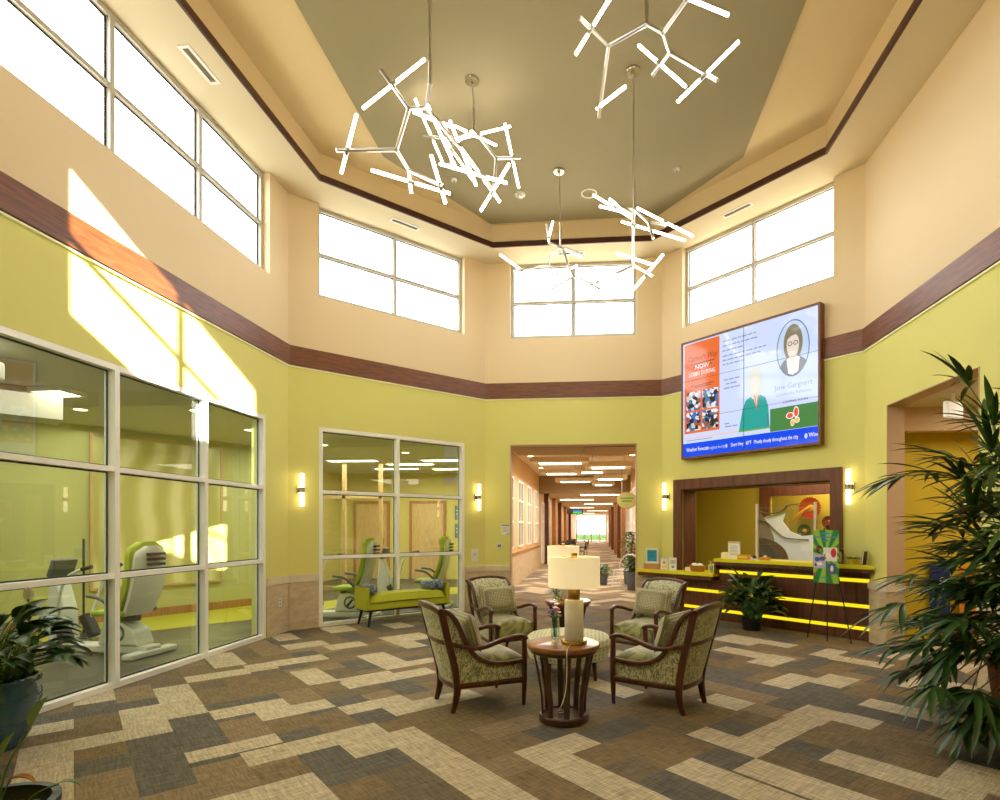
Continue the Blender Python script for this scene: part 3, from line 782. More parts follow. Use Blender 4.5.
# ---------------------------------------------------------------- table lamps
mat('linen_shade', srgb(246, 232, 204), .8, emit=srgb(255, 226, 172), estr=.42)
mat('marble', srgb(226, 220, 208), .35, var=.05, vscale=9)
glow('bulb', srgb(255, 214, 150), 22)
def make_lamp(label):
    t = empty('table_lamp', label=label, cat='lamp', group='table lamps')
    b = MB(); b.lathe([(.095, 0), (.10, .004), (.10, .022), (.096, .028), (.08, .03)], n=36); b.build('base', 'brass', t, smooth=40)
    b = MB(); b.lathe([(.072, .0305), (.074, .035), (.074, .333), (.070, .338), (.05, .339)], n=36); b.build('body', 'marble', t, smooth=40)
    b = MB(); b.lathe([(.046, .3395), (.047, .343), (.047, .47), (.044, .476), (.02, .477)], n=30); b.build('neck', 'brass', t, smooth=40)
    b = MB(); b.cyl((0, 0, .4775), (0, 0, .51), .012); b.sphere((0, 0, .54), .032); b.build('bulb', 'bulb', t, smooth=180)
    b = MB(); R, h0, h1 = .20, .44, .672
    b.lathe([(R-.003, h0), (R, h0), (R, h1), (R-.003, h1), (R-.003, h0)], n=48, cap=False); b.build('lamp_shade', 'linen_shade', t, smooth=40)
    b = MB(); b.cyl((0, 0, .575), (0, 0, .664), .004); 
    for k in range(3): a = k*2*PI/3; b.cyl((0, 0, .664), (.198*math.cos(a), .198*math.sin(a), .664), .003)
    b.build('harp', 'brass', t, smooth=60)
    b = MB(); b.lathe([(.024, .668), (.025, .67), (.025, .70), (.022, .704), (.01, .705)], n=20); b.build('finial', 'brass', t, smooth=40)
    return t
lm0 = make_lamp('white column table lamp with cream drum shade, glowing on the near side table')
bpy.context.view_layer.update()
place(lm0, (-.162, 4.37, .6045), 0)
lm1 = copy_tree(lm0); place(lm1, (-.395, 7.03, .6045), 0, 'second white table lamp on the far side table, its shade showing above the near lamp')
# lamp cord hanging through the table base
b = MB(); b.tube(smooth_path([(-.185, 4.255, .611), (-.20, 4.14, .612), (-.205, 4.097, .585), (-.205, 4.095, .45), (-.215, 4.12, .30), (-.25, 4.155, .18), (-.285, 4.30, .10), (-.30, 4.36, .07), (-.27, 4.42, .068), (-.23, 4.38, .068), (-.28, 4.34, .068)], 6), .0035, 6)
tag(b.build('lamp_cord', 'white_plastic', smooth=180), 'white lamp cord hanging down in front of the near slatted side table', 'cord')
# ---------------------------------------------------------------- vases
glassmat('vase_glass', (.86, .93, .88, 1), 1.45)
mat('water', srgb(180, 196, 176), .05)
mat('petal_pink', srgb(206, 96, 160), .6); mat('petal_white', srgb(238, 232, 226), .6); mat('petal_lilac', srgb(150, 96, 176), .6)
mat('leaf_mid', srgb(74, 110, 44), .45, var=.2, vscale=12)
mat('leaf_dark', srgb(34, 62, 26), .32, var=.3, vscale=9)
mat('leaf_lily', srgb(52, 82, 38), .3, var=.35, vscale=7)
mat('leaf_light', srgb(120, 150, 60), .4, var=.2, vscale=9)
mat('stem_green', srgb(96, 124, 56), .5)
mat('soil', srgb(54, 40, 28), .9, bump=.6, bscale=70)
def vase(label, loc, h, r, flowers):
    t = empty('flower_vase', loc, label=label, cat='vase')
    b = MB(); b.lathe([(r*.7, 0), (r, .01), (r, h*.4), (r*.75, h*.75), (r*.85, h), (r*.8, h), (r*.7, h*.75), (r*.94, h*.4), (r*.94, .02), (r*.5, .015)], n=24); b.build('glass_body', 'vase_glass', t, smooth=60)
    b = MB(); F = {m_: MB() for m_ in ('petal_pink', 'petal_white', 'petal_lilac')}; lv = MB()
    for k in range(flowers):
        a = k*2.4; rr = .015+.05*((k*7) % 5)/5; z = h*1.0+.05+.09*((k*3) % 4)/4
        p = (rr*math.cos(a), rr*math.sin(a), z)
        b.tube([(0.01*math.cos(a), .01*math.sin(a), .03), (p[0]*.4, p[1]*.4, h), p], .0022, 5)
        f = F[['petal_pink', 'petal_lilac', 'petal_white'][k % 3]]
        for q in range(6):
            c = q*PI/3; f.sphere((p[0]+.013*math.cos(c), p[1]+.013*math.sin(c), p[2]+.004), .011, 8, 5, (1, 1, .5))
        f.sphere((p[0], p[1], p[2]+.006), .009, 8, 5)
        leafblade(lv, Vector((p[0]*.5, p[1]*.5, h)), Vector((math.cos(a+1), math.sin(a+1), .7)).normalized(), .07, .022, .3)
    b.build('stems', 'stem_green', t, smooth=180)
    for m_, f in F.items():
        if f.v: f.build('blossoms', m_, t, smooth=180)
    lv.build('leaves', 'leaf_mid', t, smooth=180)
    return t
def leafblade(b, p, d, L, w, droop, seg=6, fold=.25, roll=0.0, tip=.0):
    """one leaf as a folded, drooping blade starting at p towards d"""
    d = Vector(d).normalized(); side = d.cross(Vector((0, 0, 1)))
    if side.length < .05: side = Vector((1, 0, 0))
    side.normalize()
    if roll: side = (Matrix.Rotation(roll, 3, d) @ side)
    V = []; q = Vector(p); t = d.copy()
    for i in range(seg+1):
        s = i/seg; ww = w*math.sin(PI*min(1, (.06+s*.94)))**.75*(1 if s < .5 else 1-.25*(s-.5)) if i < seg else 0.0
        up = side.cross(t).normalized()
        V += [q-side*ww/2+up*ww*fold, q.copy(), q+side*ww/2+up*ww*fold]
        t = (t+Vector((0, 0, -droop/seg))).normalized(); q = q+t*L/seg
    F = []
    for i in range(seg):
        for k in range(2): F.append((i*3+k, i*3+k+1, (i+1)*3+k+1, (i+1)*3+k))
    b.add(V, F)
vase('small glass vase of pink and lilac flowers beside the near table lamp', (-.315, 4.47, .605), .17, .036, 9)
vase('small glass vase with white flowers on the far side table', (-.47, 6.86, .605), .10, .05, 7)

# ---------------------------------------------------------------- lime bench against the diagonal glazing
mat('lime_fabric', srgb(186, 190, 40), .75, var=.08, vscale=40, bump=.15, bscale=300)
fabric('bolster_cloth', srgb(48, 66, 112), srgb(132, 146, 164), 22, (1, 1, 1))
loc, rz, L = FRAMES['left_diagonal']
t = empty('bench', wl('left_diagonal', 0.96, -.52, 0), rz, label='lime green upholstered bench with raised ends standing against the glazing', cat='bench')
BW, BD = 1.44, .46
b = MB(); b.bb(.062, BW-.062, .02, BD-.0, .25, .36); b.build('seat_base', 'lime_fabric', t, bevel=.01)
b = MB()
b.grid(lambda u, v: (lerp(.064, BW-.064, u), lerp(.0, BD, v), .362+.115*(1-abs(2*u-1)**14)**.5*(1-abs(2*v-1)**10)**.4+.012*math.sin(PI*u)), 24, 10)
n0 = len(b.v); b.grid(lambda u, v: (lerp(.064, BW-.064, u), lerp(0, BD, v), .3615), 24, 10)
b.build('seat_cushion', 'lime_fabric', t, smooth=60)
for x in (0, BW-.06):
    b = MB(); b.bb(x, x+.06, 0, BD, .25, .60); o_ = b.build('end_panel', 'lime_fabric', t, bevel=.014, bseg=3)
    c = MB(); c.bb(x-.001, x+.061, -.001, BD+.001, .601, .609); c.build('cap_rail', 'chair_wood', o_, bevel=.003)
b = MB(); b.bb(.03, BW-.03, .03, BD-.03, .225, .249); b.build('frame', 'black', t)
for x, dx in ((.10, -.05), (BW-.10, .05)):
    for y, dy in ((.06, -.03), (BD-.06, .03)):
        b = MB(); b.cyl((x+dx, y+dy, 0), (x, y, .224), .017, .026, 8); b.build('leg', 'black', t, smooth=50)
def bolster(x, r, ln, label):
    t = empty('bolster_pillow', wl('left_diagonal', .96+x, -.30, .487+r), rz, label=label, cat='pillow', group='bolsters on the lime bench')
    b = MB(); b.lathe([(.01, -ln/2-.008), (r*.8, -ln/2-.004), (r, -ln/2+.02), (r*1.03, 0), (r, ln/2-.02), (r*.8, ln/2+.004), (.01, ln/2+.008)], n=24)
    b.v = [Vector((p.x, p.z, p.y)) for p in b.v]
    b.build('cushion', 'bolster_cloth', t, smooth=60)
    for s in (-1, 1):
        c = MB(); c.sphere((0, s*(ln/2+.010), 0), .014, 10, 6, (1, .4, 1)); c.build('button', 'cushion_dots', t, smooth=180)
bolster(.145, .07, .34, 'blue grey bolster at the bench end nearer the wide glazing')
bolster(1.305, .07, .34, 'blue grey bolster pushed against the bench end nearer the corridor')
bolster(1.155, .07, .34, 'inner blue grey bolster of the two at the corridor end of the bench')
CHANDELIERS = {
    'C': dict(loc=(0.436, 4.78, 6.768), hub=(-0.002, -0.0, -1.031),
        arms=[((-0.002, -0.0, -1.031), (-0.321, 0.073, -1.127)), ((-0.321, 0.073, -1.127), (-0.561, -0.199, -1.111)), ((-0.321, 0.073, -1.127), (-0.402, 0.317, -1.566)), ((-0.002, -0.0, -1.031), (0.121, -0.09, -1.194)), ((0.121, -0.09, -1.194), (0.273, -0.328, -1.158)), ((0.121, -0.09, -1.194), (0.202, 0.118, -1.188)), ((0.202, 0.118, -1.188), (0.075, 0.308, -1.217)), ((0.202, 0.118, -1.188), (0.548, -0.154, -1.668))],
        tubes=[((-0.602, 0.036, -1.215), (-0.315, -0.24, -1.013), 0.46), ((-0.417, 0.328, -1.47), (-0.192, -0.155, -1.667), 0.1), ((0.255, -0.299, -1.103), (0.53, -0.577, -1.52), 0.1), ((-0.039, 0.37, -0.893), (0.325, 0.05, -1.538), 0.46), ((0.273, 0.128, -1.605), (0.667, -0.339, -1.519), 0.46)]),
    'A': dict(loc=(-1.44, 4.8, 6.768), hub=(0.005, 0.0, -1.401),
        arms=[((0.005, 0.0, -1.401), (-0.033, 0.017, -1.582)), ((-0.033, 0.017, -1.582), (-0.147, -0.113, -1.683)), ((-0.147, -0.113, -1.683), (-0.457, 0.061, -1.193)), ((-0.147, -0.113, -1.683), (-0.288, -0.025, -1.968)), ((-0.288, -0.025, -1.968), (-0.718, -0.263, -2.103)), ((-0.288, -0.025, -1.968), (-0.246, 0.18, -2.02)), ((-0.246, 0.18, -2.02), (-0.239, 0.23, -2.201)), ((-0.246, 0.18, -2.02), (0.165, -0.136, -2.376)), ((-0.033, 0.017, -1.582), (0.194, 0.318, -1.743)), ((0.194, 0.318, -1.743), (0.467, 0.492, -2.047))],
        tubes=[((-0.516, -0.189, -1.709), (-0.105, 0.198, -1.006), 0.47), ((-0.757, -0.086, -2.182), (-0.477, -0.413, -1.931), 0.4), ((-0.526, 0.007, -2.11), (0.076, 0.41, -2.109), 0.49), ((0.112, -0.322, -2.235), (0.133, 0.031, -2.42), 0.62), ((-0.109, -0.093, -1.698), (0.123, 0.228, -1.606), 0.67), ((-0.016, -0.002, -1.576), (0.111, 0.461, -1.821), 0.14), ((0.071, 0.43, -1.412), (0.379, 0.156, -2.199), 0.41), ((0.059, 0.126, -2.01), (0.581, 0.622, -1.906), 0.62), ((0.223, 0.296, -1.783), (0.525, 0.573, -2.117), 0.49), ((0.314, 0.698, -2.119), (0.667, 0.226, -1.986), 0.44)]),
    'B': dict(loc=(-1.44, 6.5, 6.768), hub=(0.022, 0.002, -0.594),
        arms=[((0.022, 0.002, -0.594), (0.311, -0.124, -1.025)), ((0.311, -0.124, -1.025), (0.543, 0.197, -0.824)), ((0.311, -0.124, -1.025), (0.31, -0.274, -1.479)), ((0.022, 0.002, -0.594), (-0.275, 0.227, -0.539)), ((-0.275, 0.227, -0.539), (-0.685, 0.342, -0.373)), ((-0.275, 0.227, -0.539), (-0.282, 0.076, -0.941))],
        tubes=[((0.395, -0.013, -0.555), (0.528, 0.199, -1.183), 0.54), ((-0.118, -0.159, -0.803), (0.415, 0.238, -0.409), 0.36), ((-0.184, -0.07, -0.588), (0.233, 0.318, -0.574), 0.33), ((-0.709, 0.075, -0.123), (-0.473, 0.497, -0.659), 0.57), ((-0.349, 0.042, -0.632), (-0.095, 0.466, -0.889), 0.29)]),
    'E': dict(loc=(-0.53, 8.26, 6.768), hub=(0.023, 0.002, -1.128),
        arms=[((0.023, 0.002, -1.128), (-0.131, -0.112, -1.12)), ((-0.131, -0.112, -1.12), (-0.167, -0.215, -0.899)), ((0.023, 0.002, -1.128), (-0.121, 0.09, -1.176)), ((-0.121, 0.09, -1.176), (-0.167, 0.136, -1.316)), ((-0.167, 0.136, -1.316), (-0.641, -0.156, -1.536)), ((-0.167, 0.136, -1.316), (0.008, 0.352, -1.452)), ((0.023, 0.002, -1.128), (0.339, 0.33, -1.095)), ((0.055, 0.005, -1.16), (0.15, -0.087, -1.472)), ((0.15, -0.087, -1.472), (0.222, -0.131, -1.635)), ((0.222, -0.131, -1.635), (-0.153, 0.087, -1.72)), ((0.222, -0.131, -1.635), (0.477, -0.31, -1.818)), ((0.477, -0.31, -1.818), (0.601, -0.249, -1.877))],
        tubes=[((-0.139, -0.163, -1.114), (-0.101, 0.142, -0.677), 0.1), ((-0.825, -0.309, -1.356), (-0.292, 0.089, -1.616), 0.53), ((0.086, 0.353, -0.996), (0.338, 0.074, -1.261), 0.5), ((0.243, 0.594, -1.14), (-0.117, 0.211, -1.469), 0.8), ((-0.156, 0.001, -1.756), (0.133, 0.427, -1.464), 0.15), ((0.285, -0.115, -1.796), (0.689, -0.482, -1.858), 0.51)]),
    'D': dict(loc=(0.436, 6.53, 6.768), hub=(0.013, 0.001, -1.601),
        arms=[((0.013, 0.001, -1.601), (0.0, 0.0, -1.753)), ((0.013, 0.001, -1.601), (0.163, -0.187, -1.862)), ((0.163, -0.187, -1.862), (0.358, -0.069, -1.842)), ((0.163, -0.187, -1.862), (0.201, -0.284, -2.09)), ((0.013, 0.001, -1.601), (-0.182, 0.185, -1.467)), ((0.0, 0.0, -1.753), (0.003, 0.05, -2.223)), ((0.003, 0.05, -2.223), (-0.429, 0.214, -2.338)), ((0.003, 0.05, -2.223), (0.217, -0.132, -2.445)), ((0.013, 0.001, -1.652), (-0.224, 0.081, -1.467))],
        tubes=[((-0.455, 0.362, -1.2), (0.003, 0.05, -1.68), 0.57), ((-0.374, 0.422, -1.306), (-0.121, 0.093, -1.568), 0.72), ((-0.266, -0.057, -1.505), (-0.005, 0.317, -1.502), 0.53), ((0.061, 0.144, -1.507), (0.632, -0.259, -2.072), 0.53), ((-0.133, -0.045, -1.759), (0.622, 0.221, -1.873), 0.18), ((-0.182, 0.186, -2.009), (0.217, -0.131, -2.309), 0.45), ((0.318, -0.203, -2.23), (-0.046, 0.066, -2.56), 0.47), ((-0.213, 0.017, -2.383), (-0.434, 0.249, -2.312), 0.78)]),
}
# ---------------------------------------------------------------- chandeliers
glow('tube_glow', srgb(255, 243, 222), 24)
mat('polished', srgb(214, 211, 205), .28, 1)
CL = dict(A='branching steel chandelier with glowing glass rods hanging lowest, nearest the wide clerestory window',
          B='smaller branching chandelier with glowing rods behind the lowest one, short stem with round brass canopy',
          C='branching chandelier with crossed glowing rods at the top edge, above the pair with long stems',
          D='branching chandelier on the long stem whose glowing rods run parallel, second branch hanging below',
          E='branching chandelier hanging furthest away, in front of the central clerestory window')
for k, d in CHANDELIERS.items():
    t = empty('chandelier', d['loc'], label=CL[k], cat='chandelier', group='branching chandeliers')
    b = MB(); b.lathe([(.0, 0), (.085, 0), (.085, -.022), (.078, -.03), (.02, -.034), (.018, -.06), (.0, -.06)], n=28, cap=False); b.build('canopy', 'steel', t, smooth=40)
    h = Vector(d['hub']); b = MB(); b.cyl((h.x*.2, h.y*.2, -.05), (h.x, h.y, h.z+.25), .009, n=10); b.cyl((h.x, h.y, h.z+.25), (h.x, h.y, h.z), .015, n=10); b.build('stem', 'polished', t, smooth=50)
    done = set()
    for a, c in d['arms']:
        b = MB(); b.cyl(a, c, .0165, n=10); b.sphere(a, .0215, 10, 7); b.build('arm', 'polished', t, smooth=60)
    for a, c, s in d['tubes']:
        a, c = Vector(a), Vector(c); m = a.lerp(c, s); u = (c-a).normalized()
        r = b = MB(); b.cyl(a, m-u*.035, 0.0128, n=12); b.cyl(m+u*.035, c, 0.0128, n=12); o_ = b.build('glass_rod', 'tube_glow', t, smooth=50)
        b = MB(); b.cyl(m-u*.036, m+u*.036, .0175, n=12); b.build('holder', 'polished', o_, smooth=50)
# ---------------------------------------------------------------- sconces
glow('sconce_glow', srgb(255, 228, 180), 4)
def sconce(wallname, x, label, z=2.06):
    t = empty('wall_sconce', wl(wallname, x, -.0, z), FRAMES[wallname][1], label=label, cat='wall lamp', group='cylinder wall sconces')
    b = MB(); b.bb(-.05, .05, -.022, -.001, -.06, .06); b.build('backplate', 'steel', t, bevel=.004)
    b = MB(); b.cyl((0, -.02, 0), (0, -.06, 0), .014); b.cyl((0, -.085, -.035), (0, -.085, .035), .038, n=24); b.build('band', 'steel', t, smooth=50)
    for s, n_ in ((1, 'upper_glass'), (-1, 'lower_glass')):
        b = MB(); b.cyl((0, -.085, s*.036), (0, -.085, s*.235), .032, n=24); b.sphere((0, -.085, s*.235), .032, 16, 6, (1, 1, .25)); b.build(n_, 'sconce_glow', t, smooth=50)
sconce('left_diagonal', .17, 'cylinder wall sconce on the narrow pier between the two big glazed walls')
sconce('left_diagonal', 3.26, 'cylinder wall sconce on the pier between the bench glazing and corridor opening')
sconce('right_diagonal', .115, 'cylinder wall sconce between the corridor opening and the reception frame')
sconce('right_diagonal', 3.225, 'cylinder wall sconce between the reception frame and the hall doorway')
# ---------------------------------------------------------------- ceiling vents in the soffit
def vent(wallname, x, y, label):
    t = empty('air_vent', wl(wallname, x, -y, ZS-.0015), FRAMES[wallname][1], label=label, cat='vent', group='slot vents in the soffit')
    b = MB(); w, d = .50, .13
    b.bb(-w/2, w/2, -d/2, -d/2+.034, -.008, 0); b.bb(-w/2, w/2, d/2-.034, d/2, -.008, 0); b.bb(-w/2, -w/2+.034, -d/2+.034, d/2-.034, -.008, 0); b.bb(w/2-.034, w/2, -d/2+.034, d/2-.034, -.008, 0)
    b.build('frame', 'white_paint', t)
    b = MB(); b.bb(-w/2+.022, w/2-.022, -d/2+.022, d/2-.022, -.001, 0); b.build('backing', 'grille', t)
    b = MB()
    for i in range(4):
        y_ = -d/2+.035+i*.02; b.box((0, y_, -.004), (w-.05, .012, .0015), rx=.6)
    b.build('louvre', 'grille', t)
vent('left', 2.24, .305, 'white slot vent in the soffit above the widest clerestory window')
vent('left_diagonal', 1.69, .318, 'white slot vent in the soffit above the clerestory next to the widest one')
vent('back', 1.604, .286, 'white slot vent in the soffit above the central clerestory, behind the furthest chandelier')
vent('right_diagonal', 1.69, .318, 'white slot vent in the soffit above the clerestory over the video wall')
# ceiling devices
def device(px, name, label, cat, r, ring=False):
    t = empty(name, (px[0], px[1], ZC-.0125), label=label, cat=cat)
    if ring:
        b = MB(); b.lathe([(r-.02, 0), (r, 0), (r, -.012), (r-.02, -.012), (r-.02, 0)], n=36, cap=False); b.build('ring', 'white_plastic', t, smooth=40)
        b = MB(); b.lathe([(0, -.001), (r-.02, -.001), (r-.02, -.004), (0, -.004)], n=30, cap=False); b.build('disc', 'olive_paint', t)
    else:
        b = MB(); b.lathe([(0, 0), (r, 0), (r, -.02), (r*.8, -.035), (0, -.038)], n=28, cap=False); b.build('housing', 'white_plastic', t, smooth=40)
        b = MB(); b.lathe([(0, -.0385), (r*.35, -.0385), (r*.3, -.05), (0, -.052)], n=20, cap=False); b.build('sensor', 'steel', t, smooth=40)
device((-1.178, 8.795), 'smoke_detector', 'round white smoke detector on the ceiling above the furthest chandelier', 'smoke detector', .085)
device((-2.12, 8.332), 'fire_sprinkler', 'tiny sprinkler cap on the ceiling panel nearest the lowest chandelier', 'sprinkler', .045)
device((1.196, 8.358), 'fire_sprinkler', 'tiny sprinkler cap on the ceiling panel on the video wall side', 'sprinkler', .045)
device((-.094, 8.862), 'ceiling_speaker', 'round ceiling speaker with white ring, behind the long stem chandelier', 'speaker', .125, True)
# small wall plates
def plate(wallname, x, z, w, h, name, label, cat, m='white_plastic', th=.012, y=0):
    t = empty(name, wl(wallname, x, y, z), FRAMES[wallname][1], label=label, cat=cat)
    b = MB(); b.bb(-w/2, w/2, -th, -.0008, -h/2, h/2); b.build('mounting_plate', m, t, bevel=.003)
    return t
def img(parent, name, m, x0, x1, z0, z1, y):
    b = MB(); b.bb(x0, x1, y, y+.0006, z0, z1); return b.build(name, m, parent)
mat('ink', srgb(60, 60, 64), .6); mat('paper', srgb(244, 242, 236), .6); mat('screen_grey', srgb(120, 130, 120), .3)
t = plate('left', 4.23, .45, .075, .12, 'power_outlet', 'white outlet plate on the stone wainscot between the glazed walls', 'outlet', y=-.021)
for z in (-.025, .025): img(t, 'socket', 'screen_grey', -.014, .014, z-.012, z+.012, -.0128)
t = plate('back', .27, 1.17, .10, .10, 'thermostat', 'small white thermostat on the wall beside the corridor opening', 'thermostat', th=.025)
img(t, 'display', 'screen_grey', -.032, .032, -.022, .025, -.0258)
t = plate('back', .38, 1.47, .15, .19, 'notice', 'white notice with blue bands on the wall above the thermostat', 'sign', 'paper', .006)
mat('sign_blue', srgb(52, 96, 156), .5)
img(t, 'blue_band', 'sign_blue', -.07, .07, .07, .088, -.0068); img(t, 'blue_band', 'sign_blue', .01, .07, -.088, -.074, -.0068)
for k in range(4): img(t, 'text_line', 'screen_grey', -.055, .055, .035-k*.025, .041-k*.025, -.0068)
t = plate('left_diagonal', 3.22, 1.0, .15, .24, 'notice', 'plain white notice on the pier beside the bench, behind the far armchair', 'sign', 'paper', .006)
for k, z in enumerate((.03, -.0)): img(t, 'text_line', 'ink', -.03, .03, z, z+.006, -.0068)
# ---------------------------------------------------------------- video wall
TVW, TVH = 2.289, 1.93
t = empty('video_wall', wl('right_diagonal', .549, -.135, 2.71), FRAMES['right_diagonal'][1], label='large wall-mounted video wall of six joined screens above the reception desk', cat='screen')
woodmat('tv_case', srgb(96, 58, 32), srgb(132, 84, 48), .4, (10, 10, 1.5))
b = MB(); b.bb(-.035, 0, -.0, .134, -.035, TVH+.035); b.bb(TVW, TVW+.035, 0, .134, -.035, TVH+.035); b.bb(0, TVW, 0, .134, -.035, 0); b.bb(0, TVW, 0, .134, TVH, TVH+.035)
b.build('casing', 'tv_case', t, bevel=.004)
def scr(name, col, s=1.0, var=0, vs=8, c2=None, cols=None):
    m, nt, o = newmat(name); L = nt.links.new
    e = N(nt, 'Emission'); e.inputs['Strength'].default_value = s; e.inputs['Color'].default_value = col
    if cols:
        tc = N(nt, 'TexCoord'); v = N(nt, 'TexVoronoi'); v.inputs['Scale'].default_value = vs; L(tc.outputs['Object'], v.inputs['Vector'])
        r = N(nt, 'ValToRGB'); r.color_ramp.interpolation = 'CONSTANT'; el = r.color_ramp.elements
        sp = N(nt, 'SeparateColor'); L(v.outputs['Color'], sp.inputs[0])
        el[0].color = cols[0]; el[0].position = 0; el[1].color = cols[1]; el[1].position = 1/len(cols)
        for k in range(2, len(cols)): x = el.new(k/len(cols)); x.color = cols[k]
        L(sp.outputs[0], r.inputs['Fac']); L(r.outputs['Color'], e.inputs['Color'])
    g = N(nt, 'BsdfGlossy'); g.inputs['Roughness'].default_value = .08; mx = N(nt, 'MixShader'); mx.inputs[0].default_value = .03
    L(e.outputs[0], mx.inputs[1]); L(g.outputs[0], mx.inputs[2]); L(mx.outputs[0], o.inputs['Surface']); M[name] = m
SG = .95
scr('s_white', srgb(200, 212, 248), SG); scr('s_orange', srgb(226, 108, 52), SG); scr('s_blue', srgb(20, 74, 226), SG); scr('s_green', srgb(72, 128, 66), SG)
scr('s_teal', srgb(38, 158, 148), SG); scr('s_skin', srgb(226, 210, 196), SG); scr('s_hair', srgb(128, 122, 98), SG); scr('s_hair_pale', srgb(206, 208, 196), SG)
scr('s_text', srgb(150, 154, 184), SG); scr('s_txtwhite', srgb(250, 250, 255), SG); scr('s_navy', srgb(84, 116, 150), SG); scr('s_oval', srgb(188, 206, 230), SG)
scr('s_red', srgb(234, 86, 44), SG); scr('s_amber', srgb(252, 184, 50), SG); scr('s_dark', srgb(58, 52, 50), SG); scr('s_grey', srgb(120, 122, 116), SG); scr('s_lightgreen', srgb(120, 170, 60), SG); scr('s_brown', srgb(140, 60, 24), SG)
scr('s_photo', srgb(128, 128, 128), SG, vs=17, cols=[srgb(40, 44, 60), srgb(60, 110, 180), srgb(206, 198, 190), srgb(150, 92, 70), srgb(90, 120, 140), srgb(226, 226, 232), srgb(52, 44, 44)])
mat('bezel', srgb(24, 24, 28), .3)
def U(u): return u*TVW
def V_(v): return v*TVH
def sq(name, m, u0, u1, v0, v1, k=1, parent=None):
    y = .012-.0012*k
    b = MB(); b.bb(U(u0), U(u1), y, y+.001, V_(v0), V_(v1)); return b.build(name, m, parent or t)
def poly(name, m, pts, k, parent=None):
    y = .012-.0012*k
    b = MB(); b.prism_y([(U(u), V_(v)) for u, v in pts], y, y+.001); return b.build(name, m, parent or t)
def ell(cu, cv_, ru, rv, n=28, a0=0, a1=2*PI): return [(cu+ru*math.cos(a0+(a1-a0)*i/n), cv_+rv*math.sin(a0+(a1-a0)*i/n)) for i in range(n if a1-a0 > 6.2 else n+1)]
scrn = sq('screen', 's_white', 0, 1, 0, 1, 0)
op = sq('orange_panel', 's_orange', .012, .31, .203, .99, 1)
def tx(body, u, v, h, m, k=2, align='LEFT', sx=1.0, parent=None, shear=0, name='lettering'):
    return text_mesh(name, body, h*TVH*1.35, m, parent or t, (U(u), .012-.0012*k-.0002, V_(v)), align=align, sx=sx, extrude=.0003, shear=shear)
tx("Carmel's Way", .165, .83, .05, 's_brown', 2, 'CENTER', .75, op, .3); tx('NOW', .165, .755, .04, 's_txtwhite', 2, 'CENTER', 1, op); tx('LOBBY DURING', .165, .70, .038, 's_txtwhite', 2, 'CENTER', .72, op)
for v, a, c in ((.80, .06, .27), (.775, .09, .25), (.61, .07, .26), (.595, .10, .24)): sq('text_line', 's_brown', a, c, v, v+.008, 2, op)
for i, (u0, u1, v0, v1) in enumerate(((.03, .152, .40, .565), (.168, .30, .40, .565), (.03, .152, .225, .385), (.168, .30, .225, .385))): sq('photo', 's_photo', u0, u1, v0, v1, 2, op)
for v, a, c in ((.925, .335, .615), (.885, .335, .625), (.845, .335, .49), (.80, .335, .66), (.765, .335, .62), (.73, .335, .50), (.60, .345, .47), (.565, .36, .46), (.53, .345, .49), (.235, .35, .40), (.21, .355, .45)):
    u = a; 
    while u < c-.02:
        wd = min(c-u, rnd.uniform(.018, .055)); sq('text_word', 's_text', u, u+wd, v, v+.011, 1, scrn); u += wd+.008
# presenter in a teal top
pr = poly('teal_jacket', 's_teal', [(.462, .165), (.685, .158), (.675, .33), (.655, .40), (.615, .43), (.56, .43), (.515, .405), (.49, .34)], 1)
poly('neckline', 's_skin', [(.565, .435), (.61, .435), (.59, .33)], 2, pr); poly('hair', 's_hair_pale', ell(.582, .53, .052, .135), 2, pr); poly('face', 's_skin', ell(.582, .515, .03, .075), 3, pr)
poly('necklace', 's_red', [(.576, .43), (.583, .43), (.592, .335), (.602, .43), (.608, .43), (.592, .31)], 3, pr)
sq('sleeve_fold', 's_navy', .668, .676, .17, .26, 2, pr)
# oval portrait
ov = poly('portrait_oval', 's_oval', ell(.84, .733, .108, .215), 1)
poly('oval_ring', 's_navy', ell(.84, .733, .108, .215)+[], 1.1, ov).scale = (1, 1, 1)
poly('oval_field', 's_oval', ell(.84, .733, .102, .206), 1.6, ov)
poly('hair', 's_hair', ell(.842, .77, .062, .142), 2, ov); poly('jacket', 's_grey', [(.752, .60), (.775, .64), (.80, .665), (.885, .665), (.915, .635), (.93, .61), (.905, .56), (.87, .53), (.84, .522), (.80, .535)], 2.4, ov)
poly('blouse', 's_txtwhite', [(.80, .655), (.82, .67), (.865, .67), (.885, .655), (.875, .55), (.84, .53), (.812, .545)], 2.9, ov)
poly('neck', 's_skin', [(.822, .70), (.86, .70), (.862, .66), (.842, .58), (.82, .66)], 3.3, ov); poly('face', 's_skin', ell(.841, .755, .04, .098), 3.7, ov)
poly('fringe', 's_hair', [(.80, .80), (.805, .85), (.84, .868), (.877, .85), (.882, .80), (.86, .83), (.83, .825)], 4.1, ov)
for du in (-.018, .018): poly('glasses', 's_dark', ell(.841+du, .768, .0155, .017, 14), 4.1, ov); poly('lens', 's_skin', ell(.841+du, .768, .011, .011, 12), 4.5, ov)
poly('smile', 's_txtwhite', ell(.841, .705, .016, .012, 12, PI, 2*PI), 4.1, ov); poly('nose', 's_hair_pale', [(.837, .745), (.846, .745), (.842, .725)], 4.1, ov)
tx('Jane Gargnert', .842, .435, .042, 's_text', 1, 'CENTER', .92); tx('Community Relations', .842, .385, .026, 's_text', 1, 'CENTER', .9); tx('COMING SOON', .855, .325, .02, 's_dark', 1, 'CENTER')
gp = sq('green_panel', 's_green', .688, 1, .121, .298, 1)
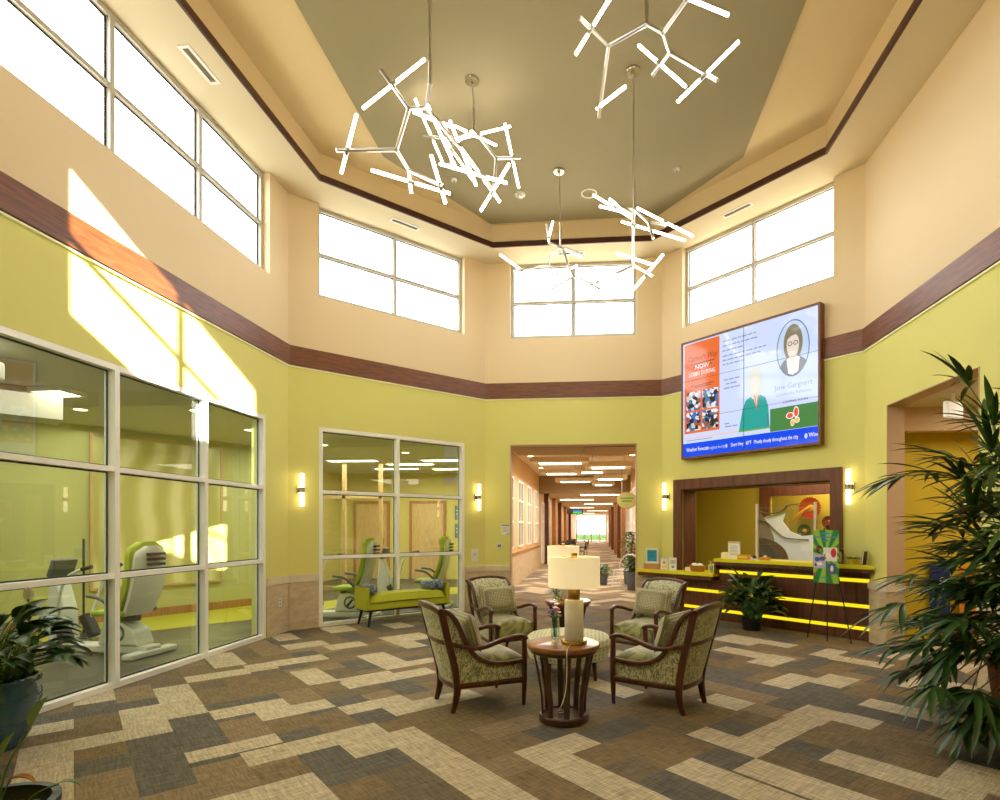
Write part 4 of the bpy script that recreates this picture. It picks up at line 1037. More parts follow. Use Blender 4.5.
for pts, m_ in ((ell(.862, .245, .014, .034, 16), 's_red'), (ell(.822, .225, .02, .02, 16), 's_red'), (ell(.868, .185, .013, .018, 16), 's_amber'), (ell(.838, .17, .010, .022, 16), 's_amber')):
    cu = sum(p[0] for p in pts)/len(pts); cv2 = sum(p[1] for p in pts)/len(pts)
    poly('wing_outline', 's_txtwhite', [(cu+(p[0]-cu)*1.3, cv2+(p[1]-cv2)*1.25) for p in pts], 2, gp); poly('butterfly_wing', m_, pts, 3, gp)
sq('orange_rule', 's_amber', .012, .46, .160, .166, 1); sq('lime_rule', 's_lightgreen', .46, .688, .152, .166, 1); sq('text_rule', 's_text', .03, .25, .138, .145, 1)
tk = sq('news_ticker', 's_blue', 0, 1, .0, .118, 2)
tx('Weather Forecast', .03, .045, .036, 's_txtwhite', 3, 'LEFT', .62, tk); tx('throughout the city', .205, .045, .03, 's_oval', 3, 'LEFT', .55, tk); tx('Short Hwy   60\u00b0F   Mostly cloudy throughout the city', .40, .045, .032, 's_txtwhite', 3, 'LEFT', .60, tk); tx('Wind', .942, .045, .034, 's_txtwhite', 3, 'LEFT', .75, tk)
poly('ticker_icon', 's_oval', ell(.925, .056, .01, .02, 14), 3, tk); poly('ticker_icon', 's_oval', ell(.365, .056, .008, .016, 14), 3, tk)
b = MB(); 
for v in (1/3, 2/3): b.bb(0, TVW, .0025, .0045, V_(v)-.0025, V_(v)+.0025)
b.bb(U(.5)-.004, U(.5)+.004, .0025, .0045, 0, TVH); b.build('bezels', 'bezel', t)
# ---------------------------------------------------------------- reception
woodmat('desk_wood', srgb(74, 40, 22), srgb(112, 66, 38), .42, (9, 9, 1.2), nscale=2.5)
woodmat('frame_wood', srgb(84, 44, 26), srgb(116, 66, 40), .42, (9, 9, 1.2), nscale=2.0)
mat('counter_top', srgb(240, 228, 40), .3)
glow('desk_led', srgb(250, 222, 30), .95)
RDL, RDR, _ = FRAMES['right_diagonal']
def rd(name, loc=(0, 0, 0), drz=0, **k):
    return empty(name, wl('right_diagonal', *loc), RDR+drz, **k)
# wood surround of the opening (part of the room)
b = MB()
b.bb(.275, .445, -.045, .02, .767, 2.345); b.bb(2.96, 3.12, -.045, .02, 1.02, 2.345); b.bb(.445, 2.96, -.045, .02, 2.17, 2.345)
b.bb(.445, .465, .02, .36, .767, 2.17); b.bb(2.94, 2.96, .02, .36, 1.02, 2.17); b.bb(.465, 2.94, .02, .36, 2.15, 2.17)
b.build('trim_50', 'frame_wood', loc=RDL, rz=RDR, kind='structure', bevel=.003)
# inner wooden frame round the art niche (y is measured from the desk wall)
b = MB(); b.bb(.80, 1.00, 1.93, 1.99, .9, 2.32); b.bb(1.00, 2.62, 1.93, 1.99, 2.10, 2.32); b.bb(.80, 2.62, 1.93, 1.99, .82, .90); b.bb(2.40, 2.62, 1.93, 1.99, .9, 2.10)
b.build('trim_51', 'frame_wood', loc=RDL, rz=RDR, kind='structure')
t = rd('reception_desk', label='long dark wood reception desk with yellow lit strips and stepped counter', cat='desk')
b = MB(); b.prism([(1.24, -.11), (3.505, -.11), (3.40, -.006), (2.95, -.006), (2.95, .30), (1.24, .30)], 0, .90); b.build('tall_front', 'desk_wood', t)
b = MB(); b.prism([(.02, -.06), (1.239, -.06), (1.239, .34), (.46, .34), (.46, -.006), (.02, -.006)], 0, .645); b.build('low_front', 'desk_wood', t)
b = MB(); b.prism([(1.20, -.21), (3.60, -.21), (3.40, -.006), (2.95, -.006), (2.95, .34), (1.20, .34)], .955, 1.01); b.build('tall_countertop', 'counter_top', t, bevel=.006)
b = MB(); b.prism([(1.21, -.195), (3.585, -.195), (3.395, -.006), (2.945, -.006), (2.945, .33), (1.21, .33)], .905, .9545); b.build('tall_edge', 'desk_wood', t)
b = MB()
P5 = [(-.33, -.345), (1.22, -.26), (1.199, .34), (.46, .34), (.46, -.034), (.015, -.034)]
b.prism(P5, .71, .765); b.build('low_countertop', 'counter_top', t, bevel=.005)
b = MB(); b.prism([(-.30, -.325), (1.19, -.235), (1.18, .33), (.47, .33), (.47, -.05), (.02, -.05)], .648, .7095); b.build('low_edge', 'desk_wood', t)
b = MB(); b.bb(1.205, 1.239, -.2, .30, .766, .9045); b.build('counter_step', 'desk_wood', t)
for z in (.80, .46, .165):
    b = MB(); b.bb(1.26, 3.50, -.128, -.111, z-.024, z+.024); b.build('light_strip', 'desk_led', t)
    b = MB(); b.bb(1.26, 3.50, -.14, -.111, z+.026, z+.04); b.build('strip_lip', 'desk_wood', t)
for z in (.455, .165):
    b = MB(); b.bb(.05, 1.22, -.075, -.061, z-.024, z+.024); b.build('light_strip', 'desk_led', t)
b = MB()
for k in range(9): x = 1.24+.262*(k+1); b.bb(x-.002, x+.002, -.1115, -.1102, .02, .88)
b.build('panel_joints', 'black', t)
HI, LO = 1.0105, .7655
# sneeze guard
glassmat('acrylic', (.95, .97, .97, 1), 1.45, 1.0)
t = rd('sneeze_guard', (1.89, -.08, HI), label='clear acrylic sneeze guard between two pale posts on the tall counter', cat='screen guard')
for x in (0, .89):
    b = MB(); b.bb(x-.02, x+.02, -.02, .02, .013, .86); b.build('post', 'cor_ceiling', t, bevel=.006)
    b = MB(); b.bb(x-.035, x+.035, -.05, .05, 0, .0125); b.build('foot', 'cor_ceiling', t)
b = MB(); b.bb(.0205, .8695, -.004, .004, .02, .86); b.build('acrylic_panel', 'acrylic', t)
# curved metal wall artwork in the office
mat('art_lilac', srgb(150, 132, 122), .4, .3); mat('art_silver', srgb(214, 220, 226), .25, .4); mat('art_bronze', srgb(120, 96, 70), .35, .5); mat('art_dark', srgb(84, 70, 58), .5); mat('art_white', srgb(240, 244, 250), .4)
t = rd('wall_sculpture', (.93, 1.6, .92), label='silver and bronze curving sculpture panel seen behind the sneeze guard', cat='artwork')
b = MB(); b.prism_y([(.06, .74), (.20, .80), (.56, .86), (.50, .70), (.64, .52), (.84, .44), (1.05, .46), (1.05, .0), (.45, .0), (.38, .3), (.2, .60)], 0, .02); b.build('silver_sheet', 'art_white', t)
b = MB(); b.prism_y([(.05, .04), (.36, .04), (.34, .42), (.22, .68), (.05, .90)], -.008, -.001); b.build('bronze_panel', 'art_lilac', t)
b = MB(); b.prism_y([(.06, .0), (.62, .0)]+[(.06+.56*math.cos(a*PI/2/12), .56*math.sin(a*PI/2/12)*.72) for a in range(1, 13)], -.03, -.01); b.build('bronze_fan', 'art_bronze', t)
b = MB(); b.prism_y([(.10, .0), (.40, .0)]+[(.10+.30*math.cos(a*PI/2/10), .34*math.sin(a*PI/2/10)) for a in range(1, 11)], -.06, -.031); b.build('dark_fan', 'art_dark', t)
b = MB(); b.sweep(smooth_path([(.06, -.02, .71), (.22, -.03, .68), (.42, -.03, .50), (.60, -.03, .40), (.98, -.02, .38)], 5), rect(.02, .03), up=(0, 1, 0)); b.build('bronze_rib', 'art_bronze', t, smooth=60)
b = MB(); b.sweep(smooth_path([(.06, -.03, .90), (.25, -.03, .84), (.50, -.03, .88), (.62, -.03, .98), (.8, -.03, 1.0)], 5), rect(.02, .05), up=(0, 1, 0)); b.build('upper_rib', 'art_bronze', t, smooth=60)
b = MB(); b.bb(.05, 1.0, .03, .05, 0, .04); b.bb(.05, .08, .021, .03, 0, .8); b.bb(.94, .97, .021, .03, 0, .38); b.build('stand', 'art_dark', t)
b = MB(); b.bb(-.1, 1.45, -.25, .30, -.05, -.002); b.bb(-.06, -.02, -.2, .25, -.92, -.05); b.bb(1.36, 1.40, -.2, .25, -.92, -.05)
tbl = b.build('console_table', 'desk_wood', loc=wl('right_diagonal', .93, 1.6, .92), rz=RDR); tag(tbl, 'dark console table behind the counter carrying the silver sculpture', 'table')
# glass flower discs
mat('disc_red', srgb(176, 52, 22), .25, coat=.5); mat('disc_amber', srgb(226, 160, 40), .25, coat=.5); mat('disc_green', srgb(58, 84, 60), .25, coat=.5); mat('disc_maroon', srgb(96, 26, 24), .3, coat=.5)
def disc(loc, r, label, ms, petals=22, trumpet=False):
    t = rd('glass_flower', loc, label=label, cat='artwork', group='glass flowers on the office wall')
    b = MB()
    for k in range(petals):
        a = 2*PI*k/petals; a2 = a+PI/petals*1.1
        P = []
        for rr, ww in ((.25, .5), (.6, 1), (.92, 1), (1, .45)):
            for s in (-1, 1): P.append((r*rr*math.cos(a+s*ww*PI/petals*.9), (-.06*rr*rr)*(r/.2), r*rr*math.sin(a+s*ww*PI/petals*.9)))
        b.add(P, [(0, 1, 3, 2), (2, 3, 5, 4), (4, 5, 7, 6)])
    b.build('petals', ms[0], t, solid=.006)
    b = MB(); b.sphere((0, -.02, 0), r*.32, 16, 8, (1, .3, 1)); b.build('centre', ms[1], t, smooth=180)
    b = MB(); b.cyl((0, -.005, 0), (0, .144, 0), .02); b.build('mount', 'steel', t)
    if trumpet:
        b = MB(); b.sweep(smooth_path([(0, -.05, .03), (-.10, -.12, -.05), (-.22, -.14, -.17), (-.30, -.14, -.30)], 5), [(.03*math.cos(i*PI/4), .03*math.sin(i*PI/4)) for i in range(8)], scales=[.5, .55, .6, .65, .7, .8, .9, 1, 1.1, 1.2, 1.3, 1.4, 1.3, 1.1, .8, .5]); b.build('amber_trumpet', ms[1], t, smooth=60)
disc((1.32, 2.955, 1.89), .22, 'large red and amber glass flower with a trumpet on the office wall', ('disc_red', 'disc_amber'), 24, True)
disc((1.66, 2.955, 1.615), .12, 'small maroon glass flower at the edge of the office wall', ('disc_maroon', 'disc_red'), 18)
disc((1.20, 2.955, 1.44), .14, 'green glass flower low on the office wall behind the sneeze guard', ('disc_green', 'disc_amber'), 18)
# ---------------------------------------------------------------- things on the counters
mat('blue_sheet', srgb(40, 160, 190), .5); mat('wood_tray', srgb(196, 150, 92), .5); mat('orange_card', srgb(236, 152, 20), .5); mat('wicker', srgb(176, 124, 60), .7, var=.3, vscale=60, bump=.5, bscale=90); mat('tissue', srgb(250, 246, 232), .8); mat('yellow_card', srgb(244, 220, 60), .5); mat('lilac_paper', srgb(196, 190, 222), .6); mat('pale_green_label', srgb(160, 200, 170), .5); mat('maroon', srgb(90, 28, 24), .5); mat('cream_paper', srgb(246, 236, 200), .6)
t = rd('brochure_box', (-.085, -.18, LO), .5, label='low wooden box at the end of the low counter under the blue sign', cat='box')
b = MB(); b.bb(-.14, .14, -.05, .05, 0, .012); b.bb(-.14, .14, -.05, -.042, .012, .10); b.bb(-.14, .14, .042, .05, .012, .10); b.bb(-.14, -.132, -.042, .042, .012, .10); b.bb(.132, .14, -.042, .042, .012, .10); b.build('body', 'wood_tray', t, bevel=.002)
b = MB(); b.bb(-.128, .128, -.038, .038, .0125, .102); b.build('leaflets', 'paper', t)
t = rd('framed_sign', (-.085, -.18, LO+.103), .5, label='white framed sign with a blue sheet standing on the wooden box', cat='sign')
b = MB(); b.bb(-.115, .115, -.012, .012, 0, .03); b.bb(-.115, .115, -.012, .012, .235, .265); b.bb(-.115, -.085, -.012, .012, .03, .235); b.bb(.085, .115, -.012, .012, .03, .235); b.build('frame', 'white_paint', t, bevel=.003)
img(t, 'blue_sheet', 'blue_sheet', -.0845, .0845, .0305, .2345, -.006); img(t, 'stand_back', 'white_paint', -.0845, .0845, .0305, .2345, .003)
for k in range(4): img(t, 'text_line', 'sign_blue', -.06, .06-.02*(k % 2), .19-k*.03, .198-k*.03, -.0068)
def cardsign(name, loc, w, h, label, deco, drz=.3, base='white_paint'):
    t = rd(name, loc, drz, label=label, cat='sign')
    b = MB(); b.box((0, .0, h/2), (w, .004, h)); b.build('sheet', 'paper', t)
    b = MB(); b.bb(-w/2, w/2, -.03, .03, -.0, .004); b.build('holder_foot', 'acrylic', t)
    deco(t); return t
def d1(t):
    b = MB(); b.prism_y([(-.035, .10), (.035, .10), (0, .165)], -.0035, -.0026); b.build('warning_triangle', 'orange_card', t)
    img(t, 'yellow_strip', 'yellow_card', -.05, .05, .03, .075, -.0034)
cardsign('counter_sign', (.17, -.16, LO), .13, .20, 'white counter sign with an orange warning triangle', d1)
def d2(t):
    for k in range(4): img(t, 'text_line', 'ink', -.045, .045, .15-k*.013, .155-k*.013, -.0034)
    img(t, 'picture', 'blue_sheet', -.025, .025, .04, .08, -.0034); img(t, 'red_line', 'maroon', -.05, .05, .168, .175, -.0034)
cardsign('counter_sign', (.36, -.16, LO), .13, .22, 'white counter sign with printed lines between triangle sign and tissue basket', d2)
t = rd('paper_sheet', (.16, -.245, LO), .1, label='lilac sheet of paper lying flat on the low counter edge', cat='paper')
b = MB(); b.bb(-.14, .14, -.025, .045, 0, .003); b.build('sheet', 'lilac_paper', t)
t = rd('tissue_basket', (.80, -.06, LO), label='wicker basket of folded tissues on the low counter', cat='basket')
b = MB(); b.lathe([(.095, 0), (.10, .004), (.13, .10), (.135, .105), (.125, .105), (.095, .01), (.0, .008)], n=28, cap=False, sx=1.15); b.build('basket', 'wicker', t, smooth=50)
b = MB()
for k in range(7): b.sphere((-.07+.023*k, .03*math.sin(k*2.1), .105+.012*math.cos(k*1.7)), .045, 10, 7, (1, 1.2, .55))
b.build('tissues', 'tissue', t, smooth=180)
t = rd('hand_sanitizer', (1.09, -.12, LO), label='yellow pump bottle with a pale label at the counter step', cat='bottle')
b = MB(); b.lathe([(.035, 0), (.038, .004), (.038, .12), (.03, .135), (.012, .14), (.012, .155)], n=20); b.build('bottle', 'yellow_card', t, smooth=50)
b = MB(); b.lathe([(.0385, .03), (.0385, .10)], n=20, cap=False); b.build('label', 'pale_green_label', t)
b = MB(); b.cyl((0, 0, .155), (0, 0, .185), .006); b.box((0, -.015, .188), (.016, .05, .008)); b.build('pump', 'white_plastic', t)
t = rd('card_holder', (1.02, .10, LO), .2, label='small yellow card stand behind the pump bottle', cat='card stand')
b = MB(); b.bb(-.05, .05, -.012, .012, 0, .02); b.build('foot', 'yellow_card', t); b = MB(); b.bb(-.05, .05, -.002, .002, .0205, .13); b.build('card', 'cream_paper', t)
t = rd('leaflet_stack', (.60, -.02, LO), .1, label='stack of pale leaflets beside the tissue basket', cat='papers')
b = MB()
for k in range(5): b.box((0.003*math.sin(k*3), .002*k, .006+k*.012), (.12, .09, .0118), rz=.08*math.sin(k*2))
b.build('leaflets', 'cream_paper', t)
t = rd('framed_notice', (1.46, -.02, HI), .1, label='white framed notice standing on the tall counter beside its lower step', cat='sign')
b = MB(); b.bb(-.10, .10, -.01, .01, 0, .27); b.build('frame', 'white_paint', t, bevel=.003); img(t, 'sheet', 'paper', -.085, .085, .015, .24, -.0112); img(t, 'red_heading', 'jamb_paint', -.085, .085, .243, .262, -.0112)
for k in range(7): img(t, 'text_line', 'screen_grey', -.065, .065, .20-k*.024, .206-k*.024, -.0119)
t = rd('note_box', (1.30, -.03, HI), .1, label='cream note box at the stepped end of the tall counter', cat='box')
b = MB(); b.bb(-.05, .05, -.04, .04, 0, .09); b.build('box', 'cream_paper', t, bevel=.004); b = MB(); b.bb(-.03, .03, -.03, .03, .0905, .10); b.build('lid', 'yellow_card', t)
t = rd('card_box', (1.72, -.17, HI), .1, label='flat orange box on the tall counter just before the sneeze guard', cat='box')
b = MB(); b.bb(-.09, .09, -.04, .04, 0, .075); b.build('box', 'orange_card', t, bevel=.004); b = MB(); b.bb(-.07, .07, -.0405, -.04, .02, .055); b.build('band', 'yellow_card', t)
t = rd('tape_dispenser', (1.89, -.178, HI), .1, label='small white dispenser with a dark roll in front of the guard post', cat='dispenser')
b = MB(); b.bb(-.05, .05, -.02, .02, 0, .02); b.bb(-.05, -.02, -.02, .02, .0205, .045); b.build('body', 'white_plastic', t, bevel=.004); b = MB(); b.cyl((.01, -.018, .045), (.01, .018, .045), .024, n=18); b.build('roll', 'ink', t, smooth=40)
t = rd('tissue_box', (2.06, -.15, HI), .1, label='second flat orange box on the counter against the acrylic panel', cat='box')
b = MB(); b.bb(-.07, .07, -.035, .035, 0, .05); b.build('box', 'orange_card', t, bevel=.004); b = MB(); b.sphere((0, 0, .055), .03, 10, 6, (1, .6, .8)); b.build('tissue', 'tissue', t, smooth=180)
t = rd('picture_frame', (3.10, -.12, HI), -.1, label='small black picture frame on the tall counter beside the easel poster', cat='picture frame')
b = MB(); w, h = .075, .19; b.bb(-w, w, -.01, .01, 0, .022); b.bb(-w, w, -.01, .01, h-.022, h); b.bb(-w, -w+.022, -.01, .01, .022, h-.022); b.bb(w-.022, w, -.01, .01, .022, h-.022); b.build('frame', 'black', t)
img(t, 'print', 'office_wall', -w+.0225, w-.0225, .0225, h-.0225, -.004); 
b = MB(); b.prism_y(ell(0, .095, .03, .045, 16), -.0062, -.005); b.build('medallion', 'ink', t)
t = rd('pen_holder', (3.20, -.19, HI), label='short clear holder between the picture frame and the small plant', cat='holder')
b = MB(); b.lathe([(.03, 0), (.032, .004), (.032, .09), (.028, .09), (.028, .006), (0, .005)], n=18, cap=False); b.build('cup', 'acrylic', t, smooth=50)
b = MB(); b.cyl((-.01, 0, .008), (-.02, .0, .15), .004, n=6); b.cyl((.01, .005, .008), (.018, .01, .14), .004, n=6); b.build('pens', 'wood_tray', t)
t = rd('potted_fern', (3.31, -.14, HI), label='small feathery plant in a yellow pot on the counter end', cat='plant')
b = MB(); b.lathe([(.04, 0), (.042, .004), (.055, .075), (.056, .08), (.05, .08), (.04, .01), (0, .01)], n=20, cap=False); b.build('pot', 'yellow_card', t, smooth=50)
b = MB(); b.lathe([(0, .07), (.049, .07)], n=18, cap=False); b.build('soil', 'soil', t)
b = MB()
for k in range(26):
    a = k*2.4; e = .35+.5*((k*5) % 7)/7; leafblade(b, (0.01*math.cos(a), .01*math.sin(a), .07), (math.cos(a), math.sin(a), e), .095, .02, .6, 5)
b.build('foliage', 'leaf_mid', t, smooth=180)
t = rd('book', (3.45, -.15, HI), label='maroon book leaning upright at the end of the tall counter', cat='book')
b = MB(); b.box((0.0, 0, .092), (.018, .12, .18), ry=.12); b.build('cover', 'maroon', t); b = MB(); b.box((.002, -.003, .093), (.012, .116, .174), ry=.12); b.build('pages', 'paper', t)
# ---------------------------------------------------------------- easel and poster
t = rd('easel', (3.10, -.52, 0), label='thin black tripod easel standing in front of the reception desk', cat='easel')
b = MB(); b.cyl((-.27, .09, 0), (-.03, .06, 1.50), .0085, n=8); b.build('leg', 'black', t)
b = MB(); b.cyl((.30, .09, 0), (.03, .06, 1.50), .0085, n=8); b.build('leg', 'black', t)
b = MB(); b.cyl((.02, .03, 0), (.0, .075, 1.50), .0085, n=8); b.build('leg', 'black', t)
b = MB(); b.cyl((-.135, .035, .76), (.135, .035, .76), .007, n=8); b.cyl((-.1, .01, .755), (-.1, .05, .755), .006, n=6); b.cyl((.1, .01, .755), (.1, .05, .755), .006, n=6); b.build('ledge', 'black', t)
b = MB(); b.cyl((0, .068, 1.49), (0, .068, 1.53), .02, n=10); b.build('head', 'black', t)
def rays_mat():
    m, nt, o = newmat('poster_green'); L = nt.links.new
    bs = N(nt, 'BsdfPrincipled'); bs.inputs['Roughness'].default_value = .4
    tc = N(nt, 'TexCoord'); sp = N(nt, 'SeparateXYZ'); L(tc.outputs['Object'], sp.inputs[0])
    z = N(nt, 'Math', operation='SUBTRACT'); L(sp.outputs[2], z.inputs[0]); z.inputs[1].default_value = .36
    a = N(nt, 'Math', operation='ARCTAN2'); L(sp.outputs[0], a.inputs[0]); L(z.outputs[0], a.inputs[1])
    s = N(nt, 'Math', operation='MULTIPLY'); L(a.outputs[0], s.inputs[0]); s.inputs[1].default_value = 12
    c = N(nt, 'Math', operation='SINE'); L(s.outputs[0], c.inputs[0])
    r = N(nt, 'ValToRGB'); r.color_ramp.elements[0].position = .3; r.color_ramp.elements[1].position = .7; r.color_ramp.elements[0].color = srgb(36, 130, 60); r.color_ramp.elements[1].color = srgb(150, 200, 70)
    mr = N(nt, 'MapRange'); mr.inputs['From Min'].default_value = -1; L(c.outputs[0], mr.inputs['Value']); L(mr.outputs[0], r.inputs['Fac'])
    L(r.outputs[0], bs.inputs['Base Color']); L(bs.outputs[0], o.inputs['Surface']); M['poster_green'] = m
rays_mat()
mat('p_blue', srgb(70, 130, 200), .5); mat('p_white', srgb(236, 230, 228), .5); mat('p_lilac', srgb(190, 184, 220), .5); mat('p_red', srgb(206, 40, 60), .5); mat('p_denim', srgb(70, 90, 150), .5); mat('p_dark', srgb(40, 60, 36), .5)
t = rd('poster', (3.105, -.493, .772), label='green event poster with a collage of pictures propped on the easel', cat='poster')
t.rotation_euler[0] = 0
b = MB(); b.bb(-.165, .165, -.006, 0, 0, .70); b.build('board', 'poster_green', t)
def im(n_, m_, x0, x1, z0, z1, y=-.0068): return img(t, n_, m_, x0, x1, z0, z1, y)
im('heading', 'p_blue', -.055, .055, .645, .665); im('heading', 'p_blue', -.155, .155, .60, .614); im('heading', 'p_blue', -.03, .03, .55, .575)
def pel(n_, m_, cx, cz, rx, rz_, y, parent=None):
    b = MB(); b.prism_y(ell(cx, cz, rx, rz_, 18), y, y+.0006); return b.build(n_, m_, parent or t)
a_ = pel('round_picture', 'p_dark', -.085, .44, .045, .055, -.0072); pel('flower', 'p_red', -.115, .455, .022, .016, -.0079, a_); pel('leaf', 'leaf_light', -.07, .43, .018, .03, -.0079, a_)
p1 = im('picture', 'p_white', -.03, .145, .29, .47); pel('red_bird', 'p_red', .10, .40, .035, .06, -.0079, p1); pel('pale_shape', 'tissue', .03, .36, .035, .035, -.0085, p1); pel('brown_shape', 'wicker', -.005, .35, .02, .035, -.0079, p1)
p2 = im('picture', 'p_lilac', -.16, .0, .19, .37, -.0074); pel('blue_shape', 'p_denim', -.11, .31, .035, .03, -.0085, p2); pel('blue_shape', 'p_denim', -.045, .32, .035, .03, -.0085, p2); pel('pale_shape', 'tissue', -.08, .25, .04, .025, -.0092, p2); pel('dark_shape', 'ink', -.13, .235, .015, .018, -.0085, p2)
p3 = im('picture', 'p_denim', .03, .13, .12, .26, -.0078); pel('figure', 'tissue', .08, .19, .02, .045, -.0092, p3); pel('flower', 'orange_card', .08, .155, .014, .014, -.0099, p3)
im('footing', 'p_blue', -.06, .02, .06, .075); pel('flower', 'p_red', -.145, .11, .016, .02, -.0079)
# ---------------------------------------------------------------- hall behind the doorway
mat('exit_white', srgb(236, 232, 222), .4, emit=srgb(255, 250, 235), estr=.25); glow('exit_red', srgb(255, 60, 24), 1.3); mat('alarm_red', srgb(176, 24, 30), .4)
t = empty('emergency_light', (4.05, 6.75, 2.84), .45, label='white box light hanging under the hall ceiling inside the doorway', cat='light')
b = MB(); b.bb(-.13, .13, -.03, .03, -.09, .09); b.build('housing', 'exit_white', t, bevel=.01); b = MB(); b.cyl((0, 0, .091), (0, 0, .199), .015); b.build('ceiling_stem', 'white_plastic', t)
t = empty('exit_sign', (4.30, 6.45, 2.90), .2, label='red EXIT sign under the hall ceiling behind the box light', cat='sign')
b = MB(); b.bb(-.16, .16, -.02, .02, -.09, .09); b.build('panel', 'exit_white', t, bevel=.004); text_mesh('lettering', 'EXIT', .17, 'exit_red', t, (0, -.0212, -.06)); b = MB(); b.cyl((0, 0, .0905), (0, 0, .1395), .012); b.build('stem', 'white_plastic', t)
def hallp(px): pass
t = empty('fire_alarm', (4.92, 7.999, 1.80), 0, label='red fire alarm on the yellow hall wall seen through the doorway', cat='alarm')
b = MB(); b.bb(-.045, .045, -.05, -.001, -.075, .075); b.build('mounting_box', 'alarm_red', t, bevel=.006); b = MB(); b.bb(-.025, .025, -.056, -.0505, .01, .05); b.build('strobe', 'white_plastic', t)
mat('flag_blue', srgb(24, 42, 110), .6); mat('hall_orange', srgb(226, 140, 40), .6)
t = empty('banner', (4.62, 7.99, 0), 0, label='dark blue banner with a small emblem standing by the hall wall', cat='banner')
b = MB(); b.bb(-.15, .10, -.06, -.045, .30, 1.05); b.build('cloth', 'flag_blue', t); b = MB(); b.prism_y(ell(.0, .80, .04, .04, 14), -.0615, -.0605); b.build('emblem', 'paper', t); b = MB(); b.prism_y([(.0, .77), (.03, .80), (0, .83)], -.0625, -.0618); b.build('emblem_mark', 'alarm_red', t); b = MB(); b.cyl((-.02, -.03, 0), (-.02, -.03, 1.08), .012); b.bb(-.15, .12, -.18, -.0, 0, .015); b.build('stand', 'black', t)
t = empty('notice_board', (5.0, 7.95, 0), 0, label='orange printed notice on a stand beside the blue banner', cat='sign')
b = MB(); b.bb(-.18, .10, -.05, -.035, .25, .98); b.build('board', 'hall_orange', t)
for k in range(4): b = MB(); b.bb(-.15, .07-.03*(k % 2), -.0512, -.0503, .80-k*.09, .835-k*.09); b.build('text_line', 'ink', t)
b = MB(); b.bb(-.05, -.03, -.03, -.01, 0, .9); b.bb(-.16, .1, -.18, -.0, 0, .015); b.build('stand', 'black', t)
# ---------------------------------------------------------------- plants
mat('terracotta', srgb(150, 82, 48), .6, var=.12, vscale=10)
mat('pot_blue', srgb(40, 84, 108), .18, var=.3, vscale=6, bump=.25, bscale=14, coat=.6)
mat('pot_black', srgb(34, 34, 34), .4)
mat('spathe', srgb(240, 238, 222), .5)
mat('cane', srgb(96, 104, 54), .5, var=.2, vscale=20)
mat('leaf_palm', srgb(58, 88, 36), .33, var=.4, vscale=5)
mat('leaf_palm_young', srgb(92, 122, 48), .38, var=.25, vscale=5)
def potted(name, loc, label, cat, prof, potm, soil_r, soil_z, rz=0):
    t = empty(name, loc, rz, label=label, cat=cat)
    b = MB(); b.lathe(prof, n=36, cap=False); b.build('pot', potm, t, smooth=50)
    b = MB(); b.lathe([(0, soil_z), (soil_r, soil_z)], n=28, cap=False); b.build('soil', 'soil', t)
    return t
def potprof(r0, r1, h, lip=.02, th=.018, soil=.04):
    return [(0, 0), (r0, 0), (r0+.004, .006), (lerp(r0, r1, .6), h*.6), (r1-.004, h-lip*1.6), (r1+lip*.6, h-lip*1.3), (r1+lip*.6, h), (r1-th, h), (r1-th, h-soil), (r1-th-.02, h-soil-.02)]
